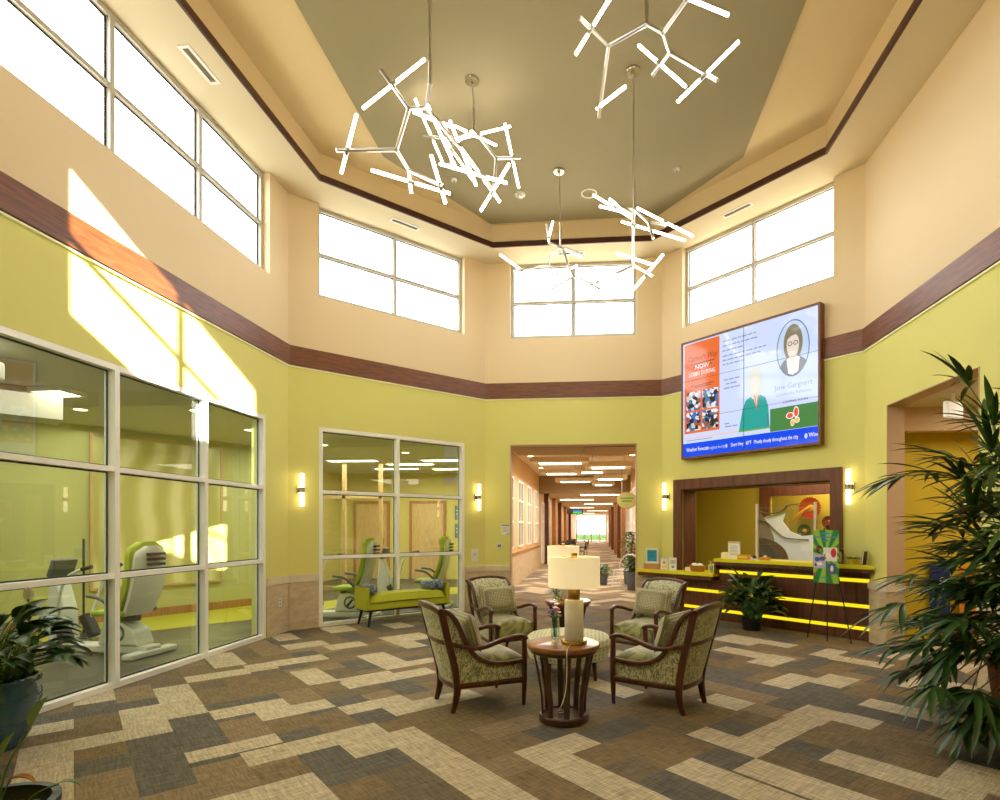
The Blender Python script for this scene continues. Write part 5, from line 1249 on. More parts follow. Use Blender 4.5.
def palm():
    P0 = (3.03, 4.12, 0)
    t = potted('lady_palm', P0, 'tall bushy palm with fans of long drooping leaflets in a terracotta pot', 'plant', potprof(.22, .29, .56), 'terracotta', .272, .50)
    r = random.Random(21); canes = MB(); fol = MB(); yng = MB(); rach = MB()
    for k in range(36):
        a = k*2.39996; rr = .03+.17*math.sqrt((k+.5)/36); bx, by = rr*math.cos(a), rr*math.sin(a)
        H = (1.62 if k < 10 else 1.42)*(1-(k/36)**1.2)+.06+r.uniform(-.08, .08)
        lean = r.uniform(.03, .20); tx_, ty_ = bx+lean*math.cos(a), by+lean*math.sin(a)
        canes.tube(smooth_path([(bx, by, .48), (lerp(bx, tx_, .35), lerp(by, ty_, .35), .5+H*.5), (tx_, ty_, .5+H)], 5), .011, 6)
        nf = 8 if H > .9 else 6 if H > .6 else 5
        for j in range(nf):
            fa = a+j*2.39996+r.uniform(-.4, .4) if H > .6 else a+r.uniform(-1.1, 1.1)
            s = 1.0 if j == 0 else r.uniform(.3, 1.0)
            base = Vector((lerp(bx, tx_, s), lerp(by, ty_, s), .5+H*s)); el = (1.15 if k < 24 else .3) if j == 0 else r.uniform(-.35, .7) if k < 24 else r.uniform(-.95, .1)
            d = Vector((math.cos(fa)*math.cos(el), math.sin(fa)*math.cos(el), math.sin(el)))
            L = r.uniform(.3, .66)*(1 if j else .6)*(.95 if k >= 24 else 1)
            p1 = base+d*L*.55; p2 = base+d*L+Vector((0, 0, -.06*L))
            rach.tube(smooth_path([base, p1, p2], 4), .0042, 5)
            dd = (p2-p1).normalized(); sd = dd.cross(Vector((0, 0, 1)))
            sd = sd.normalized() if sd.length > .1 else Vector((1, 0, 0)); up = sd.cross(dd)
            tgt = yng if r.random() < .15 else fol; n = r.randint(7, 10); LL = r.uniform(.34, .48)
            for i in range(n):
                q = (i/(n-1)*2-1); ang = q*1.35+r.uniform(-.08, .08)
                ld = dd*math.cos(ang)+sd*math.sin(ang)+up*r.uniform(-.1, .18)
                leafblade(tgt, p2, ld, LL*(1-.28*abs(q))*r.uniform(.88, 1.08), r.uniform(.036, .052), r.uniform(.3, .75), 5, .18)
    for m_ in (canes, fol, yng, rach):
        for p in m_.v:
            x, y = p.x+P0[0], p.y+P0[1]
            if x > 3.50: x = 3.50+.09*math.tanh((x-3.50)/.4)
            e = x-y-.02
            if e > 0: e2 = e-.14*math.tanh(e/.5); x -= e2/2; y += e2/2
            p.x, p.y = x-P0[0], y-P0[1]; p.z = max(.02, p.z)
    canes.build('canes', 'cane', t, smooth=180); rach.build('leaf_stalks', 'cane', t, smooth=180)
    fol.build('foliage', 'leaf_palm', t, smooth=180); yng.build('young_foliage', 'leaf_palm_young', t, smooth=180)
palm()
def lily(name, loc, label, prof, potm, soil_r, soil_z, n, Rl, Hl, seed, leafw=.085, flowers=(), lm='leaf_lily', bounds=None):
    t = potted(name, loc, label, 'plant', prof, potm, soil_r, soil_z)
    r = random.Random(seed); st = MB(); fol = MB()
    for k in range(n):
        a = k*2.39996; e = r.uniform(.25, 1.35); rr = soil_r*.55*math.sqrt((k+.5)/n)
        b0 = Vector((rr*math.cos(a), rr*math.sin(a), soil_z))
        reach = Rl*r.uniform(.35, .75)*math.cos(e*.75); up = Hl*r.uniform(.35, .95)*math.sin(.35+e*.7)
        p1 = b0+Vector((math.cos(a)*reach*.45, math.sin(a)*reach*.45, up*.75)); p2 = b0+Vector((math.cos(a)*reach, math.sin(a)*reach, up))
        st.tube(smooth_path([b0, p1, p2], 4), .0042, 5)
        d = (p2-p1).normalized()
        leafblade(fol, p2, d, r.uniform(.20, .30)*Rl/.55, r.uniform(.8, 1.15)*leafw, r.uniform(.7, 1.5), 7, .18, r.uniform(-.35, .35))
    if bounds:
        for m_ in (st, fol):
            for p in m_.v: bounds(p)
    fol.build('foliage', lm, t, smooth=180)
    fl = MB(); sp = MB()
    for (fx, fy, fz) in flowers:
        fs = MB(); fs.tube(smooth_path([(fx*.15, fy*.15, soil_z), (fx*.6, fy*.6, lerp(soil_z, fz, .7)), (fx, fy, fz)], 5), .004, 5); fs.build('flower_stalk', 'stem_green', t, smooth=180)
        fl = MB(); leafblade(fl, (fx, fy, fz), (.3, -.3, 1), .12, .06, .2, 6, .35); s_ = fl.build('white_spathe', 'spathe', t, smooth=180); sp = MB(); sp.cyl((fx, fy, fz+.005), (fx+.006, fy-.006, fz+.06), .007, .005, 8); sp.build('spadix', 'leaf_light', s_, smooth=180)
    st.build('stems', 'stem_green', t, smooth=180)
    return t
def keep_wall(off):
    def f(p):
        s = (p.x+off[0])+(p.y+off[1])+1.1
        if s < .08: d = (.08-s)/2; p.x += d; p.y += d
        x = p.x+off[0]
        if x < -4.41: p.x = -4.41-off[0]
        if p.z < .015: p.z = .015
    return f
big = [(0, 0), (.17, 0), (.178, .008), (.215, .06), (.262, .18), (.288, .30), (.285, .38), (.268, .43), (.27, .445), (.300, .452), (.305, .475), (.298, .487), (.272, .487), (.262, .47), (.262, .42), (.24, .40)]
pl_ = lily('peace_lily', (-4.10, 3.45, 0), 'dark green peace lily in a big glazed blue pot standing against the wide glazing', big, 'pot_blue', .262, .43, 130, .48, .56, 5, .105, [(.24, -.20, .96), (.30, .02, 1.0)], bounds=keep_wall((-4.10, 3.45)))
b = MB()
for z, a_, ph in ((.36, .016, 0), (.32, .016, 1.5), (.20, .012, .7)):
    P = [(lerp(.262, .291, min(1, (z-.18)/.15))*1.0*math.cos(2*PI*i/60), lerp(.262, .291, min(1, (z-.18)/.15))*math.sin(2*PI*i/60), z+a_*math.sin(14*PI*i/60+ph)) for i in range(60)]
    b.tube(P, .006, 6, closed=True)
b.build('wave_relief', 'pot_blue', pl_, smooth=180)
lily('flowering_lily', (-2.30, 1.95, 0), 'small lily with pale green buds in a dark pot, nearer than the blue potted lily', potprof(.15, .20, .44), 'pot_black', .182, .39, 6, .20, .18, 3, .05, [], 'leaf_mid')
q = [o for o in bpy.data.objects if o.name.startswith('flowering_lily')][0]
st = MB(); bud = MB(); dry = MB()
for (x, y, z, s) in ((.10, .07, .72, 1), (-.02, .06, .60, .8), (.02, -.03, .56, .9), (-.10, .02, .66, .8)):
    st.tube(smooth_path([(x*.2, y*.2, .39), (x*.4, y*.4, lerp(.39, z, .55)), (x, y, z)], 5), .004, 6)
    bud = MB(); leafblade(bud, (x, y, z), (.35, .2, 1), .13*s, .05*s, .2, 6, .5); bud.build('bud', 'leaf_light', q, smooth=180)
leafblade(dry, (.03, .05, .52), (.8, .3, .5), .10, .03, 1.6, 6, .4); st.tube(smooth_path([(.01, .01, .39), (.02, .03, .46), (.03, .05, .52)], 4), .003, 5)
st.build('bud_stalks', 'stem_green', q, smooth=180); dry.build('withered_leaf', 'wicker', q, smooth=180)
lily('peace_lily', (2.30, 8.52, 0), 'round dark leafy peace lily in a black pot in front of the reception desk', potprof(.12, .15, .17), 'pot_black', .13, .13, 150, .42, .70, 8, .11, [(-.22, -.06, .70)], 'leaf_lily', bounds=lambda p: (setattr(p, 'z', max(.02, p.z)), (lambda s: (setattr(p, 'x', p.x-max(0, s)/2), setattr(p, 'y', p.y-max(0, s)/2)))(p.x+2.30+p.y+8.52-11.27)))
# ---------------------------------------------------------------- fitness room
mat('mach_white', srgb(226, 224, 214), .35); mat('mach_lime', srgb(170, 186, 40), .6); mat('mach_grey', srgb(96, 98, 100), .45); mat('mach_dark', srgb(36, 36, 38), .5); glow('mach_screen', srgb(120, 170, 190), .5)
def stepper(label):
    """recumbent stepper, sitting towards +x, facing -x"""
    t = empty('recumbent_stepper', label=label, cat='exercise machine', group='recumbent steppers')
    b = MB(); b.bb(-.78, .62, -.11, .11, .03, .12); b.bb(-.80, -.66, -.33, .33, 0, .07); b.bb(.50, .64, -.33, .33, 0, .07); b.build('base', 'mach_white', t, bevel=.02)
    b = MB(); b.prism_y([(-.02, .12), (.52, .12), (.46, .30), (.22, .44), (.06, .42)], -.13, .13); b.build('cowling', 'mach_white', t, bevel=.03, bseg=3)
    for s in (-1, 1):
        b = MB()
        b.prism_y(ell(.25, .27, .105, .105, 28), s*.131, s*.135)
        o_ = b.build('dial', 'mach_grey', t); b = MB(); b.prism_y(ell(.25, .27, .075, .075, 28), s*.1355, s*.139); b.build('dial_face', 'mach_white', o_)
        b = MB(); b.prism_y([(.19, .225), (.22, .20), (.31, .315), (.28, .335)], s*.1395, s*.142); b.build('dial_mark', 'mach_dark', o_)
    b = MB(); b.bb(.06, .14, -.05, .05, .42, .47); b.bb(.30, .40, -.05, .05, .40, .47); b.build('seat_post', 'mach_grey', t)
    b = MB(); b.bb(-.02, .42, -.22, .22, .472, .54); b.build('seat', 'mach_lime', t, bevel=.03, bseg=3)
    def shell(x0, w, th, z0, z1, name, m):
        b = MB(); P = []; nz = 12
        for i in range(nz+1):
            s = i/nz; z = lerp(z0, z1, s); x = x0+.03+.20*s+.05*math.sin(PI*s*1.2); ww = w*(.80+.34*math.sin(PI*(.15+.62*s)))*(1 if s < .86 else 1-.55*((s-.86)/.14)**2)
            P.append((x, ww, z))
        V = []
        for x, ww, z in P:
            for k in range(7): y = (k/6*2-1); V.append((x-.05*(1-y*y)*0+.05*abs(y)**2*-1, y*ww, z))
        for x, ww, z in P:
            for k in range(7): y = (k/6*2-1); V.append((x+th-.05*abs(y)**2, y*ww, z))
        n = (nz+1)*7; F = []
        for i in range(nz):
            for k in range(6): q = (i*7+k, i*7+k+1, (i+1)*7+k+1, (i+1)*7+k); F += [q, tuple(n+j for j in q[::-1])]
            F += [(i*7, (i+1)*7, n+(i+1)*7, n+i*7), (i*7+6, n+i*7+6, n+(i+1)*7+6, (i+1)*7+6)]
        for i in (0, nz):
            for k in range(6): F.append((i*7+k, i*7+k+1, n+i*7+k+1, n+i*7+k))
        b.add(V, F); return b.build(name, m, t, smooth=50)
    shell(.33, .225, .06, .54, 1.34, 'backrest_pad', 'mach_lime'); sh = shell(.394, .20, .04, .48, 1.29, 'backrest_shell', 'mach_white')
    b = MB()
    for z in (1.06, 1.12, 1.18): b.bb(.62, .672, -.11, .11, z, z+.03)
    b.build('shell_slots', 'mach_dark', sh)
    for s in (-1, 1):
        b = MB(); b.tube(smooth_path([(.40, s*.26, .50), (.22, s*.29, .68), (.02, s*.28, .72)], 5), .02, 8); b.build('armrest', 'mach_grey', t, smooth=180)
        b = MB(); b.tube(smooth_path([(-.45, s*.14, .25), (-.40, s*.24, .60), (-.30, s*.25, .90), (-.12, s*.22, 1.02)], 6), .018, 8); o_ = b.build('arm_lever', 'mach_white', t, smooth=180)
        b = MB(); b.cyl((-.12, s*.22, 1.02), (-.01, s*.19, 1.05), .022, n=10); b.build('grip', 'mach_dark', o_, smooth=50)
        b = MB(); b.box((-.42, s*.17, .30), (.10, .12, .30), ry=-.5); b.build('pedal', 'mach_dark', t, bevel=.015)
    b = MB(); b.prism_y([(-.72, .12), (-.46, .12), (-.50, .55), (-.62, .92), (-.70, .92), (-.74, .5)], -.09, .09); b.build('tower', 'mach_white', t, bevel=.025, bseg=3)
    b = MB(); b.box((-.62, 0, 1.02), (.05, .30, .22), ry=.35); o_ = b.build('console', 'mach_grey', t, bevel=.012); b = MB(); b.box((-.593, 0, 1.03), (.004, .22, .14), ry=.35); b.build('console_screen', 'mach_screen', o_)
    return t
SP = [((-5.80, 6.24), -.05, 'lime and white recumbent stepper behind the wide glazing'), ((-4.28, 9.05), .1, 'lime and white recumbent stepper behind the bench, at the end further from the corridor'), ((-3.36, 10.42), .1, 'lime and white recumbent stepper behind the bench, nearest the corridor')]
m0 = stepper(SP[0][2]); bpy.context.view_layer.update()
for i, (p, a, lb) in enumerate(SP):
    c = m0 if i == 0 else copy_tree(m0); place(c, (p[0], p[1], .0005), a, lb)
# downlights and panels
glow('downlight', srgb(255, 222, 160), 14); glow('panel_light', srgb(255, 240, 214), 8)
def downlight(x, y, z, label, group='recessed downlights'):
    t = empty('downlight', (x, y, z), label=label, cat='ceiling light', group=group)
    b = MB(); b.lathe([(.075, 0), (.10, 0), (.10, -.008), (.075, -.008), (.075, 0)], n=24, cap=False); b.build('ring', 'white_plastic', t); b = MB(); b.lathe([(0, -.003), (.074, -.003)], n=20, cap=False); b.build('lens', 'downlight', t)
for k, (x, y, lb) in enumerate([(-6.4, 5.0, 'downlight in the fitness room ceiling above the near stepper'), (-6.9, 7.0, 'downlight in the fitness room ceiling near the mural'), (-5.4, 7.2, 'downlight in the fitness ceiling above the stepper by the wide glazing'), (-5.6, 8.7, 'downlight in the fitness ceiling at the room corner'),
                  (-5.2, 10.4, 'downlight seen through the bench glazing, first from the wide glazing'), (-4.0, 11.6, 'downlight seen through the bench glazing, between the light panels'), (-6.2, 4.0, 'downlight in the fitness room behind the blue potted lily'), (-7.6, 5.6, 'downlight in the fitness room over the lockers')]):
    downlight(x, y, 3.0985, lb)
def panel(x, y, z, w, d, label, group, rz=0, drop=.0):
    t = empty('ceiling_panel_light', (x, y, z), rz, label=label, cat='ceiling light', group=group)
    b = MB(); b.bb(-w/2, w/2, -d/2, -d/2+.03, -.05, -.001); b.bb(-w/2, w/2, d/2-.03, d/2, -.05, -.001); b.bb(-w/2, -w/2+.03, -d/2+.03, d/2-.03, -.05, -.001); b.bb(w/2-.03, w/2, -d/2+.03, d/2-.03, -.05, -.001); b.build('frame', 'white_paint', t)
    b = MB(); b.bb(-w/2+.03, w/2-.03, -d/2+.03, d/2-.03, -.045, -.02); b.build('diffuser', 'panel_light', t)
for k, (x, y) in enumerate([(-5.6, 12.6), (-4.5, 13.4), (-3.4, 12.7), (-5.2, 14.4), (-3.7, 14.6), (-6.6, 6.0), (-7.0, 3.6), (-5.7, 3.6)]):
    panel(x, y, 3.1, 1.2, .35, ['rectangular light panel in the fitness ceiling beyond the bench', 'rectangular light panel in the fitness ceiling, middle row beyond the bench', 'rectangular light panel in the fitness ceiling near the corridor wall', 'rectangular light panel in the far fitness ceiling, first row', 'rectangular light panel in the far fitness ceiling by the end wall', 'rectangular light panel above the stepper behind the wide glazing', 'rectangular light panel near the lockers behind the wide glazing', 'rectangular light panel close to the wide glazing behind the blue potted lily'][k], 'fitness room light panels')
# ceiling projector and bulkhead
t = empty('projector', (-5.35, 4.35, 3.0995), .3, label='white box unit hanging under the fitness ceiling behind the wide glazing', cat='projector')
b = MB(); b.bb(-.2, .2, -.15, .15, -.30, -.14); b.build('body', 'mach_white', t, bevel=.02); b = MB(); b.cyl((0, 0, -.14), (0, 0, -.001), .02); b.build('ceiling_pole', 'mach_grey', t)
MB().box((-6.9, 5.6, 2.93), (1.6, .5, .33), rz=.9).build('trim_60', 'fit_ceiling', kind='structure')
# mural panel on the diagonal fitness wall
def mural_mat():
    m, nt, o = newmat('mural'); L = nt.links.new
    b = N(nt, 'BsdfPrincipled'); b.inputs['Roughness'].default_value = .25
    tc = N(nt, 'TexCoord'); wv = N(nt, 'TexWave'); wv.inputs['Scale'].default_value = .7; wv.inputs['Distortion'].default_value = 9; wv.inputs['Detail'].default_value = 1.5; wv.inputs['Detail Scale'].default_value = .7
    L(tc.outputs['Object'], wv.inputs['Vector']); r = N(nt, 'ValToRGB'); e = r.color_ramp.elements
    e[0].color = srgb(188, 180, 104); e[0].position = .1; e[1].color = srgb(226, 218, 160); e[1].position = .9; x = e.new(.5); x.color = srgb(206, 198, 124)
    L(wv.outputs['Fac'], r.inputs['Fac']); L(r.outputs[0], b.inputs['Base Color']); L(b.outputs[0], o.inputs['Surface']); M['mural'] = m
mural_mat()
a_ = Vector((2.1, 3.6)).normalized(); wrz = math.atan2(a_.y, a_.x)
def fw(d, off=0, z=0): n = Vector((a_.y, -a_.x)); return (-8.6+a_.x*d+n.x*off, 7.0+a_.y*d+n.y*off, z)
t = empty('mural', fw(2.35, .03, 0), wrz, label='tall framed mural of swirling cream and olive bands on the fitness wall', cat='artwork')
b = MB(); b.bb(-.95, .95, -.02, .0, .55, 2.95); b.build('panel', 'mural', t)
b = MB(); b.bb(-.99, -.951, -.03, .02, .51, 2.99); b.bb(.951, .99, -.03, .02, .51, 2.99); b.bb(-.95, .95, -.03, .02, .51, .549); b.bb(-.95, .95, -.03, .02, 2.951, 2.99); b.build('frame', 'maple', t)
def baseboard(name, d0, d1): 
    b = MB(); b.bb(d0, d1, -.02, -.001, 0, .14); b.build(name, 'oak', loc=(-8.6, 7.0, 0), rz=wrz, kind='structure')
baseboard('baseboard_fitness_diagonal', 0, 4.16)
b = MB(); b.bb(-8.599, -8.58, 1.3, 6.98, 0, .14); b.build('baseboard_fitness_west', 'oak', kind='structure')
# lockers
mat('locker_green', srgb(150, 162, 74), .45)
t = empty('storage_cupboard', (-8.58, 6.05, 0), PI/2, label='tall green double door cupboard with bar handles on the fitness wall', cat='cupboard')
b = MB(); b.bb(-.75, .75, -.40, -.0, 0, 2.35); b.build('body', 'locker_green', t)
for s in (-1, 1):
    b = MB(); b.bb(min(s*.01, s*.74), max(s*.01, s*.74), -.421, -.4005, .04, 2.33); d_ = b.build('door', 'locker_green', t, bevel=.003); b = MB(); b.cyl((s*.07, -.445, .95), (s*.07, -.445, 1.25), .01); b.cyl((s*.07, -.445, .98), (s*.07, -.4215, .98), .006); b.cyl((s*.07, -.445, 1.22), (s*.07, -.4215, 1.22), .006); b.build('handle', 'mach_dark', d_)
t = empty('coat_stand', (-7.1, 7.25, 0), label='thin black upright stand in the fitness room beside the cupboard', cat='stand')
b = MB(); b.cyl((0, 0, .02), (0, 0, 1.35), .014); b.build('pole', 'mach_dark', t); b = MB(); b.lathe([(0, 0), (.2, 0), (.2, .012), (.02, .02), (0, .02)], n=24, cap=False); b.build('foot', 'mach_dark', t)
# doors and posters in the far part of the fitness room
def fdoor(n, x, w, m='maple'):
    r = empty('door_%d' % n, (x, 16.19, 0), 0, kind='structure'); b = MB(); b.bb(-w/2-.07, -w/2, -.06, .0, 0, 2.3); b.bb(w/2, w/2+.07, -.06, 0, 0, 2.3); b.bb(-w/2, w/2, -.06, 0, 2.22, 2.3); b.build('frame', 'oak', r)
    b = MB(); b.bb(-w/2+.005, w/2-.005, -.04, -.005, .01, 2.215); b.build('leaf', m, r); b = MB(); b.cyl((w/2-.1, -.07, 1.0), (w/2-.1, -.07, 1.2), .012); b.cyl((w/2-.1, -.07, 1.02), (w/2-.1, -.0405, 1.02), .008); b.cyl((w/2-.1, -.07, 1.18), (w/2-.1, -.0405, 1.18), .008); b.build('handle', 'steel', r)
for n, (x, w) in enumerate(((-6.6, .95), (-4.9, .95), (-3.0, .9))): fdoor(n+1, x, w)
mat('poster_slate', srgb(92, 120, 128), .5)
for z, lb in ((1.95, 'upper slate blue poster of two on the far fitness wall'), (1.42, 'lower slate blue poster of two on the far fitness wall')):
    t = empty('wall_poster', (-3.85, 16.19, z), label=lb, cat='poster', group='posters in the fitness room'); b = MB(); b.bb(-.24, .24, -.02, -.0, -.21, .21); b.build('board', 'poster_slate', t); b = MB(); b.bb(-.2, .2, -.0208, -.0201, -.05, -.03); b.bb(-.2, .1, -.0208, -.0201, .05, .07); b.build('lettering', 'paper', t)
# glazed partition beyond the second pane with pale frames
for k, x in enumerate((-6.9, -6.0, -5.1)):
    b = MB(); b.bb(x-.04, x+.04, 13.0, 13.08, 0, 3.1); b.build('trim_%d' % (61+k), 'maple', kind='structure')
b = MB(); b.bb(-7.5, -5.06, 13.0, 13.08, 2.2, 2.28); b.bb(-7.5, -5.06, 13.0, 13.08, .0, .1); b.build('trim_64', 'maple', kind='structure')
# ---------------------------------------------------------------- corridor
t_ = 70
def cwin(side, y, w=1.05, z0=.98, z1=2.80):
    global t_
    x = CX0+.001 if side < 0 else CX1-.001
    wn[0] += 1
    r = empty('window_%d' % wn[0], (x, y, 0), PI/2 if side < 0 else -PI/2, kind='structure')
    b = MB()
    for a in (-w/2, -.025, w/2-.05): b.bb(a, a+.05, -.05, -.0, z0, z1)
    for z in (z0, z0+(z1-z0)*.36, z0+(z1-z0)*.68, z1-.05): b.bb(-w/2+.05, -.025, -.048, -.002, z, z+.05); b.bb(.025, w/2-.05, -.048, -.002, z, z+.05)
    b.build('frame', 'frame_white', r)
    b = MB(); b.bb(-w/2+.05, w/2-.05, -.018, -.008, z0+.05, z1-.05); b.build('pane', 'win_dark', r)
mat('win_dark', srgb(70, 60, 46), .12)
for y in (13.6, 15.6, 17.6, 19.8): cwin(-1, y)
for y in (16.2, 18.4, 20.4): cwin(1, y)
MB().bb(CX0, CX0+.025, 10.52, CYM-.31, 0, .78).build('trim_71', 'stone', kind='structure'); MB().bb(CX0, CX0+.04, 10.52, CYM-.31, .781, .86).build('trim_72', 'oak', kind='structure')
MB().bb(CX1-.025, CX1, 10.52, CYM-.31, 0, .78).build('trim_73', 'stone', kind='structure'); MB().bb(CX1-.04, CX1, 10.52, CYM-.31, .781, .86).build('trim_74', 'oak', kind='structure')
# hanging ceiling clouds with light strips
def cloud(x, y, w, d, z, label, m='cor_ceiling', lit=True):
    t = empty('ceiling_cloud', (x, y, z), label=label, cat='ceiling panel', group='hanging corridor ceiling panels')
    b = MB(); b.bb(-w/2, w/2, -d/2, d/2, -.0, .12); b.build('panel', m, t)
    b = MB(); b.cyl((-w*.35, 0, .1205), (-w*.35, 0, 3.459-z), .006, n=6); b.cyl((w*.35, 0, .1205), (w*.35, 0, 3.459-z), .006, n=6); b.build('hanger', 'steel', t)
    if lit:
        b = MB(); b.bb(-w*.36, w*.36, -.16, .16, -.012, -.0005); b.build('light_strip', 'panel_light', t)
CLD = [(-1.0, 12.0, 1.5, 1.5, 3.16, False), (.35, 12.6, 1.2, 1.2, 3.22, False), (-.9, 14.6, 1.5, .9, 3.18, True), (.35, 15.0, 1.2, .9, 3.10, True), (-1.0, 16.8, 1.2, .9, 3.12, True), (-.1, 17.3, .9, .9, 3.2, True), (.5, 18.8, 1.1, .8, 3.12, True), (-.7, 20.0, 1.4, .7, 3.14, True), (.3, 20.4, .8, .5, 3.05, True)]
CLB = ['large tan hanging ceiling panel at the corridor mouth', 'pale hanging ceiling panel at the corridor mouth above the opening', 'lit hanging ceiling panel, second row of the corridor on the window side', 'lit hanging ceiling panel, second row of the corridor on the reception side', 'lit hanging ceiling panel, third row of the corridor on the window side', 'small lit hanging panel in the middle of the corridor', 'lit hanging ceiling panel, fourth row on the reception side', 'wide lit hanging panel just before the corridor beam', 'small lit hanging panel touching the beam line']
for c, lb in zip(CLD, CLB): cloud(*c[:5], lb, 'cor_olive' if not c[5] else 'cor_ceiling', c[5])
for i, (x, y, lb) in enumerate([(-1.75, 11.6, 'corridor downlight just inside the opening, window side'), (1.0, 13.2, 'corridor downlight on the reception side, first of the row'), (1.0, 15.2, 'corridor downlight on the reception side, second of the row'), (-1.75, 15.2, 'corridor downlight on the window side, second of the row'), (-1.75, 18.2, 'corridor downlight on the window side, last before the beam'), (1.0, 18.0, 'corridor downlight on the reception side, last before the beam')]): downlight(x, y, 3.4585, lb, 'corridor downlights')
for i, y in enumerate((24, 28, 33, 39, 46, 54)):
    panel(-.9 if i % 2 else .2, y, 2.948, 1.7, .6, ['ceiling light panel just past the corridor beam', 'second ceiling light panel past the corridor beam', 'third ceiling light panel down the long corridor', 'fourth ceiling light panel down the long corridor', 'fifth ceiling light panel near the far doors', 'ceiling light panel closest to the far glass doors'][i], 'long corridor light panels')
# pilasters and doors along the far corridor
for k, y in enumerate((23.2, 27.5, 32, 38, 45)):
    b = MB(); b.bb(CX0, CX0+.18, y, y+.5, 0, 2.95); b.build('trim_%d' % (80+k), 'oak' if k % 2 else 'desk_wood', kind='structure')
    b = MB(); b.bb(CX1-.18, CX1, y+1, y+1.5, 0, 2.95); b.build('trim_%d' % (90+k), 'desk_wood' if k % 2 else 'oak', kind='structure')
for y in (22.4, 25.2): cwin(-1, y, .9, .1, 2.5)
for y in (22.6, 26.5): cwin(1, y, 1.2, .1, 2.5)
# end doors
r = empty('door_10', ((CX0+CX1)/2, CY1-.05, 0), kind='structure'); W2 = (CX1-CX0)/2
b = MB()
for x in (-W2, -W2*.5, -.07, W2*.5, W2-.14): b.bb(x, x+.14, 0, .08, 0, 2.95)
for z in (0, 2.15, 2.87): b.bb(-W2+.08, W2-.08, .004, .076, z, z+.08)
b.build('frame', 'maple', r)
b = MB(); b.bb(-W2+.08, W2-.08, .03, .04, .08, 2.87); b.build('pane', 'sky_glass', r)
t = empty('hedge', (-.4, CY1+6, 0), label='low green hedge outside the far glass doors of the corridor', cat='hedge')
hb = MB(); r_ = random.Random(4)
for k in range(420): p = Vector((r_.uniform(-4, 4), r_.uniform(-.35, .35), r_.uniform(.05, .85))); leafblade(hb, p, (r_.uniform(-1, 1), r_.uniform(-1, 1), r_.uniform(-.2, 1)), .22, .13, .5, 3)
hb.build('foliage', 'leaf_mid', t, smooth=180); hb = MB(); hb.bb(-4, 4, -.25, .25, 0, .7); hb.build('core', 'leaf_dark', t)
MB().bb(-30, 30, CY1+.1, CY1+40, -.12, -.02).build('ground_outside', 'stone', kind='structure')
# furniture in the corridor
mat('wire_white', srgb(240, 240, 240), .4); mat('cafe_dark', srgb(52, 44, 38), .5); mat('sign_green', srgb(150, 152, 84), .5); mat('pot_grey', srgb(96, 104, 118), .5)
def cafe_table(x, y, lb):
    t = empty('cafe_table', (x, y, 0), label=lb, cat='table', group='corridor cafe tables'); b = MB(); b.lathe([(0, .71), (.40, .71), (.41, .72), (.41, .74), (0, .745)], n=28, cap=False); b.build('top', 'oak', t); b = MB(); b.cyl((0, 0, .03), (0, 0, .71), .03); b.build('column', 'cafe_dark', t); b = MB(); b.lathe([(0, 0), (.25, 0), (.25, .015), (.03, .03), (0, .03)], n=24, cap=False); b.build('foot', 'cafe_dark', t)
def cafe_chair(x, y, rz, lb):
    t = empty('cafe_chair', (x, y, 0), rz, label=lb, cat='chair', group='corridor cafe chairs'); b = MB(); b.bb(-.22, .22, -.22, .22, .42, .47); b.build('seat', 'cafe_dark', t, bevel=.015)
    b = MB(); b.grid(lambda u, v: ((u*2-1)*.22, -.21-.05*v-.05*(1-(u*2-1)**2), .50+.36*v), 8, 4); b.build('backrest', 'cafe_dark', t, solid=.025, smooth=60)
    for sx in (-1, 1):
        for sy in (-1, 1): b = MB(); b.cyl((sx*.21, sy*.21, 0), (sx*.18, sy*.18, .42), .013, .018, 8); b.build('leg', 'cafe_dark', t)
    b = MB(); b.bb(-.19, -.15, -.235, -.215, .4705, .60); b.bb(.15, .19, -.235, -.215, .4705, .60); b.build('back_post', 'cafe_dark', t)
for (x, y) in ((-1.35, 26.0), (-1.3, 31.0)):
    pos = 'first cafe table along the corridor wall past the beam' if y < 28 else 'second cafe table further down the corridor'
    cafe_table(x, y, pos)
    for q, (dx, dy, rz) in enumerate(((.0, -.68, 0), (.66, 0, PI/2), (0, .68, PI))):
        cafe_chair(x+dx, y+dy, rz, ('dark cafe chair on the lamp side of the ' if q == 0 else 'dark cafe chair on the walkway side of the ' if q == 1 else 'dark cafe chair on the far side of the ')+('first' if y < 28 else 'second')+' corridor table')
# white wire bench, planters
t = empty('wire_chair', (.78, 14.4, 0), -.5, label='white wire garden chair among the plants inside the corridor', cat='chair')
b = MB()
for i in range(7): b.tube([(-.25+i*.083, -.22, .44), (-.25+i*.083, .22, .44)], .007, 6)
for y in (-.22, 0, .22): b.tube([(-.26, y, .44), (.26, y, .44)], .009, 6)
b.build('seat', 'wire_white', t, smooth=180)
b = MB()
for i in range(9): a = PI*i/8; b.tube([(.0, .22, .46), (.30*math.cos(a), .25, .46+.36*math.sin(a))], .006, 6)
b.tube([(.30*math.cos(PI*i/16), .25, .46+.36*math.sin(PI*i/16)) for i in range(17)], .012, 6); b.build('backrest', 'wire_white', t, smooth=180)
for sx in (-1, 1):
    for sy in (-1, 1): b = MB(); b.cyl((sx*.27, sy*.25, 0), (sx*.22, sy*.2, .431), .012, n=8); b.build('leg', 'wire_white', t)
